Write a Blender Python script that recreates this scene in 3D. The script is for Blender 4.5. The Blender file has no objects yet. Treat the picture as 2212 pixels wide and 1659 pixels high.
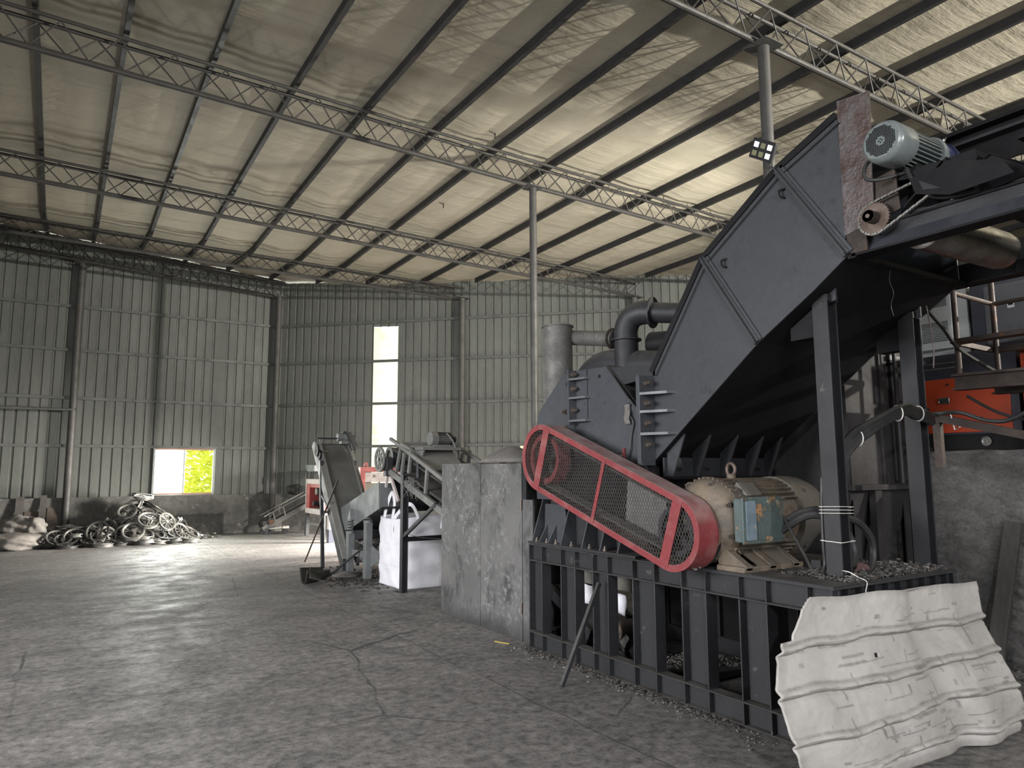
import bpy, bmesh, math, random
from mathutils import Vector as V, Matrix as Mx
random.seed(7)
SC = bpy.context.scene
COL = SC.collection
PI = math.pi

# ---------------------------------------------------------------- camera, light, exposure
cam_data = bpy.data.cameras.new('camera')
cam_data.sensor_fit = 'HORIZONTAL'
cam_data.sensor_width = 36.0
cam_data.lens = 36.0 * 1543.05 / 2212.0
cam_data.clip_start = 0.05
cam_data.clip_end = 300
cam = bpy.data.objects.new('camera', cam_data)
COL.objects.link(cam)
def _camera_matrix(yaw, pitch, roll, loc):
    f = V((math.cos(yaw) * math.cos(pitch), math.sin(yaw) * math.cos(pitch), math.sin(pitch)))
    r = V((math.sin(yaw), -math.cos(yaw), 0))
    u = r.cross(f)
    r2 = r * math.cos(roll) + u * math.sin(roll)
    u2 = u * math.cos(roll) - r * math.sin(roll)
    m = Mx((r2, u2, -f)).transposed().to_4x4()
    m.translation = V(loc)
    return m
cam.matrix_world = _camera_matrix(1.00742708, 0.12169477, -0.00439067, (0, 0, 1.6))
SC.camera = cam

SC.view_settings.view_transform = 'Standard'
SC.view_settings.look = 'None'
SC.view_settings.gamma = 1.0
SC.view_settings.use_curve_mapping = False
SC.view_settings.exposure = 0.0

world = bpy.data.worlds.new('sky')
SC.world = world
world.use_nodes = True
_bg = world.node_tree.nodes['Background']
_bg.inputs['Color'].default_value = (0.93, 0.97, 1.0, 1)
_bg.inputs['Strength'].default_value = 7.0

def area(name, loc, target, sx, sy, power, color=(1, 1, 1), spread=180):
    d = bpy.data.lights.new(name, 'AREA')
    d.shape = 'RECTANGLE'; d.size = sx; d.size_y = sy; d.energy = power; d.color = color
    d.spread = math.radians(spread)
    o = bpy.data.objects.new(name, d); COL.objects.link(o)
    o.location = loc
    o.rotation_euler = (V(target) - V(loc)).to_track_quat('-Z', 'Y').to_euler()
    return o
# window daylight, plus added area lamps at side, rear and corner; no doors there
area('side_fill', (-8.6, 5.5, 2.5), (2.5, 7.5, -1.4), 9.0, 4.4, 1000, (0.98, 0.98, 1.0), 90)
area('rear_fill', (-2.0, -10.6, 2.6), (2.5, 3.0, -1.6), 8.0, 4.6, 420, (0.98, 0.98, 1.0), 90)
area('daylight_window', (2.40, 20.62, 1.64), (2.40, 15.0, 1.64), 0.84, 1.5, 520, (0.97, 1.0, 0.93))
area('corner_fill', (9.4, 13.8, 1.6), (4.0, 16.2, -1.6), 1.6, 2.4, 1500, (1.0, 0.95, 0.88), 84)  # added to brighten the far floor, no door behind it
# spot lamps out of view: hall floodlights and one added ceiling uplight
def flood(name, loc, target, power, size=0.25, color=(0.93, 0.95, 1.0), angle=120):
    d = bpy.data.lights.new(name, 'SPOT')
    d.energy = power; d.color = color; d.shadow_soft_size = size
    d.spot_size = math.radians(angle); d.spot_blend = 0.6
    o = bpy.data.objects.new(name, d); COL.objects.link(o)
    o.location = loc
    o.rotation_euler = (V(target) - V(loc)).to_track_quat('-Z', 'Y').to_euler()
    return o
flood('floodlight_platform', (12.5, -4.5, 4.9), (7.5, 12.5, 7.3), 15000, 0.07, (1.0, 0.96, 0.86), 78)
flood('ceiling_fill', (10.3, 6.7, 2.2), (7.9, 11.6, 7.0), 1700, 0.10, (1.0, 0.96, 0.86), 82)  # added uplight that brightens the ceiling, hidden behind the machine
flood('floodlight_camera_side', (-1.5, -3.5, 4.6), (4.2, 3.6, 1.4), 1000, 0.10, (0.92, 0.95, 1.0), 90)
flood('floodlight_right', (4.9, -4.2, 3.9), (5.4, 3.2, 1.0), 800, 0.10, (0.98, 0.97, 0.97), 80)

# ---------------------------------------------------------------- mesh helpers
class MB:
    """collects shapes in one bmesh and links them as ONE mesh object"""
    def __init__(s):
        s.bm = bmesh.new()
    def face(s, pts):
        vs = [s.bm.verts.new(p) for p in pts]
        try: s.bm.faces.new(vs)
        except ValueError: pass
        return s
    def hexa(s, p):
        v = [s.bm.verts.new(q) for q in p]
        for f in ((0, 3, 2, 1), (4, 5, 6, 7), (0, 1, 5, 4), (1, 2, 6, 5), (2, 3, 7, 6), (3, 0, 4, 7)):
            s.bm.faces.new([v[i] for i in f])
        return s
    def box(s, x0, x1, y0, y1, z0, z1):
        return s.hexa([(x0, y0, z0), (x1, y0, z0), (x1, y1, z0), (x0, y1, z0), (x0, y0, z1), (x1, y0, z1), (x1, y1, z1), (x0, y1, z1)])
    def beam(s, p, q, w, h, up=(0, 0, 1)):
        p, q, up = V(p), V(q), V(up)
        d = (q - p).normalized()
        a = d.cross(up)
        if a.length < 1e-4: a = d.cross(V((1, 0, 0)))
        a.normalize(); b = a.cross(d).normalized()
        a *= w / 2; b *= h / 2
        return s.hexa([p - a - b, p + a - b, p + a + b, p - a + b, q - a - b, q + a - b, q + a + b, q - a + b])
    def angle(s, p, q, w, t, side, up):
        """L section: two thin legs along side and up"""
        p, q, side, up = V(p), V(q), V(side).normalized(), V(up).normalized()
        d = (q - p).normalized()
        for a, b in ((side, up), (up, side)):
            o = a * (w / 2) + b * (t / 2)
            c = []
            for e in (p, q):
                for (i, j) in ((-1, -1), (1, -1), (1, 1), (-1, 1)):
                    c.append(e + o + a * (i * w / 2) + b * (j * t / 2))
            s.hexa(c)
        return s
    def hbeam(s, p, q, w, h, t, up=(0, 0, 1)):
        """I section: flanges of width w, overall height h along up"""
        p, q, up = V(p), V(q), V(up).normalized()
        d = (q - p).normalized()
        a = d.cross(up).normalized(); up = a.cross(d).normalized()
        o = up * (h / 2 - t / 2)
        s.beam(p + o, q + o, w, t, up); s.beam(p - o, q - o, w, t, up)
        s.beam(p, q, t, h - 2 * t, up)
        return s
    def cyl(s, p, q, r, n=16, r2=None, caps=True):
        p, q = V(p), V(q); r2 = r if r2 is None else r2
        d = (q - p).normalized()
        a = d.orthogonal().normalized(); b = d.cross(a)
        A = [s.bm.verts.new(p + (a * math.cos(2 * PI * i / n) + b * math.sin(2 * PI * i / n)) * r) for i in range(n)]
        B = [s.bm.verts.new(q + (a * math.cos(2 * PI * i / n) + b * math.sin(2 * PI * i / n)) * r2) for i in range(n)]
        for i in range(n):
            s.bm.faces.new((A[i], A[(i + 1) % n], B[(i + 1) % n], B[i]))
        if caps:
            s.bm.faces.new(A[::-1]); s.bm.faces.new(B)
        return s
    def pipe(s, p, q, r, t, n=20):
        """open-ended tube with wall thickness"""
        return s.lathe([(0, r - t), (0, r), ((V(q) - V(p)).length, r), ((V(q) - V(p)).length, r - t)], p, V(q) - V(p), n, closed=True)
    def tube(s, pts, r, n=8, caps=True, closed=False):
        pts = [V(p) for p in pts]; N = len(pts)
        rr = r if isinstance(r, (list, tuple)) else [r] * N
        prev = None; rings = []
        for i, p in enumerate(pts):
            if closed: t = pts[(i + 1) % N] - pts[i - 1]
            else: t = pts[min(i + 1, N - 1)] - pts[max(i - 1, 0)]
            if t.length < 1e-9: t = V((0, 0, 1))
            t.normalize()
            if prev is None: a = t.orthogonal().normalized()
            else:
                a = prev - t * prev.dot(t)
                a = a.normalized() if a.length > 1e-6 else t.orthogonal().normalized()
            prev = a; b = t.cross(a)
            rings.append([s.bm.verts.new(p + (a * math.cos(2 * PI * k / n) + b * math.sin(2 * PI * k / n)) * rr[i]) for k in range(n)])
        for i in range(N if closed else N - 1):
            A, B = rings[i], rings[(i + 1) % N]
            for k in range(n):
                s.bm.faces.new((A[k], A[(k + 1) % n], B[(k + 1) % n], B[k]))
        if caps and not closed:
            s.bm.faces.new(rings[0][::-1]); s.bm.faces.new(rings[-1])
        return s
    def prism(s, poly, axis, a, b):
        """polygon in the plane across axis, from a to b (axis x: points are (y, z); y: (x, z); z: (x, y))"""
        def P(u, v, c):
            return {'x': (c, u, v), 'y': (u, c, v), 'z': (u, v, c)}[axis]
        A = [s.bm.verts.new(P(u, v, a)) for u, v in poly]; B = [s.bm.verts.new(P(u, v, b)) for u, v in poly]
        n = len(poly)
        for i in range(n):
            s.bm.faces.new((A[i], A[(i + 1) % n], B[(i + 1) % n], B[i]))
        s.bm.faces.new(A[::-1]); s.bm.faces.new(B)
        return s
    def lathe(s, prof, p, d, n=24, closed=False):
        """profile of (distance along d, radius) turned about the axis p + d"""
        p, d = V(p), V(d).normalized()
        a = d.orthogonal().normalized(); b = d.cross(a)
        R = []
        for t, r in prof:
            R.append([s.bm.verts.new(p + d * t + (a * math.cos(2 * PI * k / n) + b * math.sin(2 * PI * k / n)) * max(r, 1e-4)) for k in range(n)])
        m = len(R)
        for i in range(m if closed else m - 1):
            A, B = R[i], R[(i + 1) % m]
            for k in range(n):
                s.bm.faces.new((A[k], A[(k + 1) % n], B[(k + 1) % n], B[k]))
        if not closed:
            s.bm.faces.new(R[0][::-1]); s.bm.faces.new(R[-1])
        return s
    def grid(s, fn, nu, nv):
        g = [[s.bm.verts.new(fn(i / nu, j / nv)) for j in range(nv + 1)] for i in range(nu + 1)]
        for i in range(nu):
            for j in range(nv):
                s.bm.faces.new((g[i][j], g[i + 1][j], g[i + 1][j + 1], g[i][j + 1]))
        return s
    def bolt(s, p, d, r=0.012, h=0.02):
        d = V(d).normalized()
        s.cyl(p, V(p) + d * h * 0.25, r * 1.7, 12)
        s.cyl(V(p) + d * h * 0.25, V(p) + d * h, r * 1.25, 6)
        s.cyl(V(p) + d * h, V(p) + d * h * 1.9, r * 0.7, 8)
        return s
    def chips(s, n, fn, size, flat=0.3):
        """n little scraps at fn() -> point"""
        for _ in range(n):
            c = V(fn()); k = size * random.uniform(0.4, 1.4)
            e = Mx.Rotation(random.uniform(0, 6.3), 3, 'Z') @ Mx.Rotation(random.uniform(-0.9, 0.9), 3, 'X')
            l, w, h = k * random.uniform(0.6, 2.2), k, k * flat
            q = [c + e @ V((i * l / 2, j * w / 2, m * h / 2)) for m in (-1, 1) for (i, j) in ((-1, -1), (1, -1), (1, 1), (-1, 1))]
            s.hexa(q)
        return s
    def put(s, name, mat, parent=None, bev=0.0, solid=0.0, sub=0, sharp=32):
        bm = s.bm
        bmesh.ops.recalc_face_normals(bm, faces=bm.faces)
        lim = math.radians(sharp)
        for f in bm.faces: f.smooth = True
        for e in bm.edges:
            if len(e.link_faces) == 2: e.smooth = e.calc_face_angle(0) < lim
        me = bpy.data.meshes.new(name); bm.to_mesh(me); bm.free()
        o = bpy.data.objects.new(name, me); COL.objects.link(o)
        if mat: me.materials.append(mat)
        if parent:
            o.parent = parent
            if parent.type == 'EMPTY': o.matrix_parent_inverse = Mx.Translation(parent.location).inverted()
        if solid:
            m = o.modifiers.new('thickness', 'SOLIDIFY'); m.thickness = solid; m.offset = 0
        if sub:
            m = o.modifiers.new('smooth', 'SUBSURF'); m.levels = sub; m.render_levels = sub
        if bev:
            m = o.modifiers.new('bevel', 'BEVEL'); m.width = bev; m.segments = 2; m.limit_method = 'ANGLE'; m.angle_limit = math.radians(40)
        return o

def tag(o, label, cat, group=None, kind=None):
    if label: o['label'] = label
    if cat: o['category'] = cat
    if group: o['group'] = group
    if kind: o['kind'] = kind
    return o
def thing(name, label, cat, loc=(0, 0, 0), group=None, kind=None):
    o = bpy.data.objects.new(name, None); COL.objects.link(o)
    o.location = loc; o.empty_display_size = 0.1
    return tag(o, label, cat, group, kind)
def struct(o):
    o['kind'] = 'structure'; return o
def bez(pts, n=10):
    """smooth curve (Catmull-Rom) through points"""
    pts = [V(p) for p in pts]; out = []
    for i in range(len(pts) - 1):
        p0, p1, p2, p3 = pts[max(i - 1, 0)], pts[i], pts[i + 1], pts[min(i + 2, len(pts) - 1)]
        for k in range(n):
            t = k / n
            out.append(0.5 * ((2 * p1) + (p2 - p0) * t + (2 * p0 - 5 * p1 + 4 * p2 - p3) * t * t + (3 * p1 - p0 - 3 * p2 + p3) * t ** 3))
    out.append(pts[-1]); return out
def lerp(a, b, t): return a + (b - a) * t

# ---------------------------------------------------------------- materials
class NT:
    def __init__(s, name):
        s.m = bpy.data.materials.new(name); s.m.use_nodes = True
        s.t = s.m.node_tree; s.b = s.t.nodes['Principled BSDF']; s.out = s.t.nodes['Material Output']
    def n(s, kind, **kw):
        x = s.t.nodes.new(kind)
        for k, v in kw.items():
            if k in x.inputs and not hasattr(x, k): x.inputs[k].default_value = v
            else: setattr(x, k, v)
        return x
    def l(s, a, b): s.t.links.new(a, b)
    def pos(s, scale=(1, 1, 1), obj=False):
        c = s.n('ShaderNodeTexCoord').outputs['Object'] if obj else s.n('ShaderNodeNewGeometry').outputs['Position']
        m = s.n('ShaderNodeMapping'); m.inputs['Scale'].default_value = scale
        s.l(c, m.inputs['Vector']); return m.outputs['Vector']
    def noise(s, vec, scale, detail=4, rough=0.6, dist=0.0):
        x = s.n('ShaderNodeTexNoise'); x.inputs['Scale'].default_value = scale; x.inputs['Detail'].default_value = detail
        x.inputs['Roughness'].default_value = rough; x.inputs['Distortion'].default_value = dist
        s.l(vec, x.inputs['Vector']); return x.outputs['Fac']
    def ramp(s, fac, a, b, ca=(0, 0, 0, 1), cb=(1, 1, 1, 1)):
        r = s.n('ShaderNodeValToRGB'); e = r.color_ramp.elements
        e[0].position = a; e[1].position = b; e[0].color = ca; e[1].color = cb
        s.l(fac, r.inputs['Fac']); return r.outputs['Color']
    def mix(s, fac, a, b, blend='MIX'):
        x = s.n('ShaderNodeMix'); x.data_type = 'RGBA'; x.blend_type = blend
        for v, i in ((fac, 0), (a, 6), (b, 7)):
            if isinstance(v, (int, float)): x.inputs[i].default_value = v
            elif isinstance(v, tuple): x.inputs[i].default_value = (*v[:3], 1)
            else: s.l(v, x.inputs[i])
        return x.outputs[2]
    def math(s, op, a, b=None):
        x = s.n('ShaderNodeMath'); x.operation = op
        for v, i in ((a, 0), (b, 1)):
            if v is None: continue
            if isinstance(v, (int, float)): x.inputs[i].default_value = v
            else: s.l(v, x.inputs[i])
        return x.outputs[0]
    def bump(s, h, strength=0.3, dist=0.01):
        x = s.n('ShaderNodeBump'); x.inputs['Strength'].default_value = strength; x.inputs['Distance'].default_value = dist
        s.l(h, x.inputs['Height']); s.l(x.outputs['Normal'], s.b.inputs['Normal'])

def mat(name, c, c2=None, sc=3.0, rough=0.6, metal=0.0, bump=0.15, bs=30.0, bd=0.01, spots=None, dust=None, stretch=(1, 1, 1), obj=False, fine=0.12, spec=0.4):
    """painted, dusty or bare surface: two tones in patches, fine grain, optional (colour, scale, from, to) spots and dust lying on upward faces"""
    k = NT(name); vec = k.pos(stretch, obj)
    c2 = c2 or tuple(x * 0.75 for x in c)
    n1 = k.noise(vec, sc, 5, 0.62)
    col = k.mix(k.ramp(n1, 0.36, 0.64), c, c2)
    n2 = k.noise(vec, bs, 4, 0.7)
    col = k.mix(fine, col, k.ramp(n2, 0.3, 0.7), 'OVERLAY')
    for sp in (spots or []):
        n3 = k.noise(vec, sp[1], 6, 0.7)
        col = k.mix(k.ramp(n3, sp[2], sp[3]), col, sp[0])
    if dust:
        g = k.n('ShaderNodeNewGeometry'); x = k.n('ShaderNodeSeparateXYZ'); k.l(g.outputs['Normal'], x.inputs[0])
        f = k.ramp(x.outputs['Z'], 0.25, 0.85)
        f2 = k.math('MULTIPLY', f, k.ramp(k.noise(vec, 6, 4), 0.2, 0.6))
        col = k.mix(k.math('MULTIPLY', f2, dust[1]), col, dust[0])
    k.l(col, k.b.inputs['Base Color'])
    k.b.inputs['Metallic'].default_value = metal
    k.b.inputs['Specular IOR Level'].default_value = spec
    r = k.ramp(n1, 0.2, 0.8, (max(rough - 0.12, 0.05),) * 3 + (1,), (min(rough + 0.12, 1),) * 3 + (1,))
    k.l(r, k.b.inputs['Roughness'])
    if bump: k.bump(n2, bump, bd)
    return k.m

DUST = (0.13, 0.12, 0.108)
M = {}
M['frame'] = mat('frame_paint', (0.026, 0.0265, 0.0285), (0.019, 0.0195, 0.021), 4, 0.5, 0.1, 0.12, 40, dust=(DUST, 0.7), spots=[((0.12, 0.11, 0.10), 9, 0.62, 0.75)])
M['chute'] = mat('chute_paint', (0.050, 0.0525, 0.058), (0.041, 0.043, 0.047), 2.2, 0.45, 0.15, 0.06, 25, dust=(DUST, 0.5), spots=[((0.031, 0.0325, 0.037), 5, 0.58, 0.68)])
M['crusher'] = mat('crusher_paint', (0.056, 0.060, 0.067), (0.043, 0.0465, 0.053), 3, 0.45, 0.1, 0.10, 30, dust=(DUST, 0.75), spots=[((0.02, 0.02, 0.024), 16, 0.63, 0.68)])
M['black'] = mat('black_steel', (0.010, 0.010, 0.011), (0.006, 0.006, 0.007), 4, 0.6, 0.0, 0.15, 40, dust=((0.06, 0.057, 0.054), 0.5), spec=0.2)
M['dark'] = mat('dark_grey_steel', (0.032, 0.033, 0.036), (0.022, 0.0225, 0.025), 4, 0.55, 0.2, 0.15, 35, dust=(DUST, 0.6))
M['bolt'] = mat('bolt_steel', (0.16, 0.135, 0.115), (0.09, 0.075, 0.065), 20, 0.5, 0.6, 0.1, 60)
M['rust'] = mat('rusty_plate', (0.085, 0.058, 0.050), (0.13, 0.115, 0.115), 9, 0.42, 0.45, 0.5, 28, bd=0.02, spots=[((0.05, 0.03, 0.024), 3, 0.55, 0.7)])
M['sprocket'] = mat('sprocket_steel', (0.16, 0.125, 0.105), (0.09, 0.065, 0.052), 12, 0.5, 0.6, 0.25, 60)
M['bright'] = mat('bright_steel', (0.42, 0.41, 0.39), (0.2, 0.185, 0.165), 5, 0.28, 0.9, 0.1, 40)
M['galv'] = mat('galvanised_pipe', (0.13, 0.127, 0.118), (0.085, 0.082, 0.077), 6, 0.62, 0.25, 0.2, 40, spots=[((0.21, 0.205, 0.19), 18, 0.58, 0.7), ((0.08, 0.05, 0.03), 5, 0.68, 0.8)])
M['red'] = mat('red_guard_paint', (0.195, 0.033, 0.036), (0.155, 0.028, 0.031), 4, 0.45, 0.0, 0.08, 30, dust=((0.31, 0.25, 0.235), 1.0), spots=[((0.22, 0.095, 0.09), 5, 0.48, 0.74)])
M['mesh'] = mat('guard_mesh_steel', (0.105, 0.094, 0.087), (0.07, 0.063, 0.058), 8, 0.5, 0.4, 0, 40)
M['belt'] = mat('rubber_belt', (0.035, 0.034, 0.034), (0.06, 0.056, 0.053), 8, 0.7, 0, 0.15, 50, dust=(DUST, 0.8))
M['motor'] = mat('old_motor_paint', (0.165, 0.128, 0.090), (0.085, 0.074, 0.060), 6, 0.6, 0.15, 0.3, 35, dust=((0.13, 0.115, 0.095), 0.7), spots=[((0.045, 0.038, 0.03), 4, 0.56, 0.68), ((0.04, 0.10, 0.07), 14, 0.66, 0.72), ((0.34, 0.26, 0.18), 9, 0.62, 0.72)])
M['motorgrey'] = mat('motor_cowl', (0.17, 0.165, 0.155), (0.15, 0.125, 0.095), 5, 0.5, 0.35, 0.2, 30, spots=[((0.09, 0.07, 0.05), 7, 0.6, 0.7), ((0.35, 0.33, 0.30), 11, 0.62, 0.75)])
M['tealbox'] = mat('teal_flaking_paint', (0.072, 0.098, 0.095), (0.054, 0.074, 0.070), 7, 0.55, 0, 0.3, 30, spots=[((0.36, 0.17, 0.06), 7, 0.58, 0.66), ((0.30, 0.26, 0.19), 11, 0.60, 0.68)])
M['bluebox'] = mat('blue_flaking_paint', (0.14, 0.185, 0.215), (0.105, 0.14, 0.165), 9, 0.55, 0, 0.3, 30, spots=[((0.16, 0.08, 0.05), 16, 0.62, 0.68), ((0.30, 0.28, 0.24), 8, 0.62, 0.72)])
M['gearmotor'] = mat('grey_gearmotor_paint', (0.20, 0.225, 0.22), (0.15, 0.17, 0.167), 5, 0.3, 0.2, 0.05, 40)
M['bluegear'] = mat('blue_gearbox_paint', (0.035, 0.045, 0.11), (0.05, 0.05, 0.07), 6, 0.3, 0.2, 0.1, 40)
M['rubber'] = mat('cable_rubber', (0.016, 0.016, 0.017), (0.026, 0.025, 0.024), 10, 0.5, 0, 0.1, 60, dust=((0.06, 0.057, 0.053), 0.5))
M['white'] = mat('white_string', (0.7, 0.69, 0.66), (0.5, 0.48, 0.44), 20, 0.7, 0, 0, 40)
M['plaster'] = None
M['orange'] = mat('orange_paint', (0.40, 0.048, 0.012), (0.33, 0.04, 0.011), 3, 0.45, 0, 0.06, 120, dust=(DUST, 0.5))
M['navy'] = mat('navy_steel', (0.04, 0.043, 0.06), (0.03, 0.032, 0.045), 3, 0.4, 0.1, 0.05, 60, dust=(DUST, 0.5))
M['cabgrey'] = mat('cabinet_grey_paint', (0.38, 0.40, 0.40), (0.32, 0.335, 0.335), 3, 0.45, 0, 0.04, 60)
M['brown'] = mat('brown_rusted_steel', (0.060, 0.044, 0.036), (0.038, 0.030, 0.026), 7, 0.6, 0.3, 0.3, 40, dust=(DUST, 0.5), spots=[((0.12, 0.055, 0.03), 9, 0.6, 0.72)])
M['collector'] = mat('collector_steel', (0.045, 0.042, 0.042), (0.034, 0.032, 0.033), 2.5, 0.85, 0.0, 0.08, 25, spec=0.12, dust=(DUST, 0.7), spots=[((0.062, 0.059, 0.059), 4, 0.6, 0.75)])
M['column'] = mat('steel_column', (0.080, 0.077, 0.072), (0.060, 0.058, 0.055), 4, 0.55, 0.2, 0.15, 40, spots=[((0.12, 0.116, 0.108), 7, 0.62, 0.75)])
M['truss'] = mat('truss_steel', (0.045, 0.042, 0.039), (0.033, 0.031, 0.029), 5, 0.6, 0.2, 0.15, 40)
M['purlin'] = mat('purlin_steel', (0.035, 0.034, 0.034), (0.025, 0.025, 0.026), 5, 0.55, 0.2, 0.1, 40)
M['sheet'] = mat('wall_sheet_dusty', (0.112, 0.118, 0.106), (0.090, 0.095, 0.086), 1.2, 0.6, 0.1, 0.06, 20, stretch=(1, 1, 0.3), spots=[((0.066, 0.069, 0.063), 2.2, 0.6, 0.75)])
M['girt'] = mat('girt_steel', (0.095, 0.098, 0.092), (0.07, 0.073, 0.067), 4, 0.55, 0.2, 0.1, 40)
M['machine'] = mat('dusty_grey_paint', (0.155, 0.155, 0.145), (0.125, 0.126, 0.118), 5, 0.65, 0.1, 0.2, 40, dust=((0.24, 0.225, 0.2), 0.8))
M['feeder'] = mat('feeder_paint', (0.150, 0.158, 0.158), (0.120, 0.126, 0.127), 6, 0.55, 0.1, 0.15, 40, dust=((0.24, 0.225, 0.2), 0.6), spots=[((0.05, 0.052, 0.055), 9, 0.66, 0.72)])
M['conveyor_belt'] = mat('dusty_conveyor_belt', (0.105, 0.105, 0.098), (0.085, 0.085, 0.08), 4, 0.75, 0, 0.1, 40)
M['redmachine'] = mat('red_machine_paint', (0.33, 0.055, 0.050), (0.26, 0.045, 0.042), 5, 0.5, 0, 0.1, 40, dust=((0.42, 0.36, 0.34), 0.8))
M['offwhite'] = mat('worn_white_paint', (0.50, 0.46, 0.44), (0.40, 0.33, 0.32), 10, 0.6, 0, 0.1, 40)
M['bag'] = mat('woven_bag_fabric', (0.66, 0.655, 0.69), (0.60, 0.595, 0.63), 3, 0.75, 0, 0.25, 9, bd=0.03, fine=0.06)
M['sack'] = mat('dirty_sack_fabric', (0.20, 0.185, 0.165), (0.13, 0.12, 0.11), 5, 0.8, 0, 0.4, 12, bd=0.03)
M['alloy'] = mat('greasy_alloy', (0.30, 0.295, 0.275), (0.13, 0.125, 0.115), 7, 0.45, 0.5, 0.2, 40, obj=True)
M['alloydark'] = mat('blackened_alloy', (0.10, 0.098, 0.092), (0.05, 0.048, 0.045), 7, 0.5, 0.45, 0.2, 40, obj=True)
M['scrap'] = mat('dark_scrap', (0.035, 0.034, 0.032), (0.07, 0.068, 0.062), 12, 0.7, 0.2, 0.6, 25, bd=0.04)
M['litter'] = mat('metal_litter', (0.055, 0.05, 0.046), (0.14, 0.13, 0.12), 40, 0.5, 0.3, 0, 40)
M['litterpale'] = mat('pale_litter', (0.30, 0.285, 0.27), (0.17, 0.16, 0.15), 40, 0.6, 0.2, 0, 40)
M['dustheap'] = mat('grey_dust_heap', (0.165, 0.155, 0.145), (0.13, 0.122, 0.115), 8, 0.9, 0, 0.5, 40, bd=0.02)
M['wood'] = mat('grey_timber', (0.085, 0.078, 0.072), (0.06, 0.055, 0.05), 4, 0.8, 0, 0.3, 30, stretch=(6, 6, 1))
M['shovel'] = mat('shovel_steel', (0.032, 0.032, 0.026), (0.05, 0.048, 0.04), 8, 0.6, 0.3, 0.2, 30)
M['lip'] = mat('sheen_beam_lip', (0.11, 0.115, 0.135), (0.07, 0.073, 0.088), 5, 0.38, 0.6, 0.15, 60)  # sheen along the lower beam put into a paler colour
M['palerail'] = mat('pale_pipe_paint', (0.40, 0.39, 0.36), (0.28, 0.27, 0.25), 8, 0.55, 0.1, 0.1, 40)
M['lamp'] = mat('lamp_housing', (0.025, 0.026, 0.028), None, 8, 0.5, 0.2, 0.05, 60)
M['copper'] = mat('copper_winding', (0.35, 0.2, 0.13), (0.2, 0.12, 0.08), 20, 0.5, 0.3, 0.1, 60)
M['yellow'] = mat('yellow_paint', (0.42, 0.33, 0.06), (0.32, 0.25, 0.05), 8, 0.5, 0, 0.05, 60)
M['whiteplate'] = mat('white_coated_plate', (0.66, 0.66, 0.70), (0.55, 0.55, 0.58), 5, 0.5, 0, 0.4, 9, bd=0.03, spots=[((0.05, 0.045, 0.04), 14, 0.68, 0.71)])

# ---- special surface materials
def floor_material():
    k = NT('concrete_floor'); v = k.pos()
    n1 = k.noise(v, 0.35, 5, 0.6); n2 = k.noise(v, 2.2, 6, 0.65); n3 = k.noise(v, 14, 6, 0.75)
    col = k.mix(k.ramp(n1, 0.35, 0.65), (0.138, 0.129, 0.123), (0.220, 0.207, 0.195))
    col = k.mix(k.ramp(n2, 0.42, 0.66), col, (0.115, 0.110, 0.106))
    col = k.mix(0.75, col, k.ramp(n3, 0.28, 0.72), 'OVERLAY')
    # pale scuffs and fine grit
    s = k.noise(k.pos((1, 4, 1)), 5, 6, 0.75)
    col = k.mix(k.ramp(s, 0.60, 0.74), col, (0.27, 0.262, 0.25))
    # curved tyre marks
    w = k.n('ShaderNodeTexWave'); w.wave_type = 'RINGS'; w.rings_direction = 'SPHERICAL'
    w.inputs['Scale'].default_value = 0.42; w.inputs['Distortion'].default_value = 3.0; w.inputs['Detail'].default_value = 2; w.inputs['Detail Scale'].default_value = 0.6
    k.l(v, w.inputs['Vector'])
    tm = k.math('MULTIPLY', k.ramp(w.outputs['Fac'], 0.93, 0.99), k.ramp(k.noise(v, 0.8, 3), 0.48, 0.6))
    col = k.mix(k.math('MULTIPLY', tm, 0.45), col, (0.08, 0.077, 0.074))
    # cracks
    d = k.n('ShaderNodeMix'); d.data_type = 'VECTOR'; d.inputs[0].default_value = 0.12
    nz = k.n('ShaderNodeTexNoise'); nz.inputs['Scale'].default_value = 2.2; nz.inputs['Detail'].default_value = 6; k.l(v, nz.inputs['Vector'])
    k.l(v, d.inputs[4]); k.l(nz.outputs['Color'], d.inputs[5])
    vo = k.n('ShaderNodeTexVoronoi'); vo.feature = 'DISTANCE_TO_EDGE'; vo.inputs['Scale'].default_value = 0.42; k.l(d.outputs[1], vo.inputs['Vector'])
    cr = k.math('MULTIPLY', k.math('LESS_THAN', vo.outputs['Distance'], 0.0035), k.ramp(k.noise(v, 0.5, 2), 0.46, 0.56))
    # slab joints
    x = k.n('ShaderNodeSeparateXYZ'); k.l(d.outputs[1], x.inputs[0])
    x0 = k.n('ShaderNodeSeparateXYZ'); k.l(v, x0.inputs[0])
    def joint(ax, at, period):
        o = x0.outputs[ax]
        wob = k.math('MULTIPLY', k.math('SUBTRACT', nz.outputs['Fac'], 0.5), 0.10)
        q = k.math('ADD', k.math('SUBTRACT', o, at), wob)
        f = k.math('PINGPONG', q, period / 2)
        return k.math('LESS_THAN', f, 0.006)
    j = k.math('MAXIMUM', joint('X', 2.92, 4.2), joint('Y', 6.0, 5.1))
    lines = k.math('MAXIMUM', j, cr)
    col = k.mix(k.math('MULTIPLY', lines, 0.75), col, (0.045, 0.043, 0.042))
    k.l(col, k.b.inputs['Base Color'])
    k.l(k.ramp(n2, 0.3, 0.7, (0.52,) * 3 + (1,), (0.85,) * 3 + (1,)), k.b.inputs['Roughness'])
    k.b.inputs['Specular IOR Level'].default_value = 0.25
    h = k.math('SUBTRACT', k.math('ADD', k.math('MULTIPLY', n3, 0.5), n2), k.math('MULTIPLY', lines, 0.8))
    k.bump(h, 0.35, 0.02)
    return k.m
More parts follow.
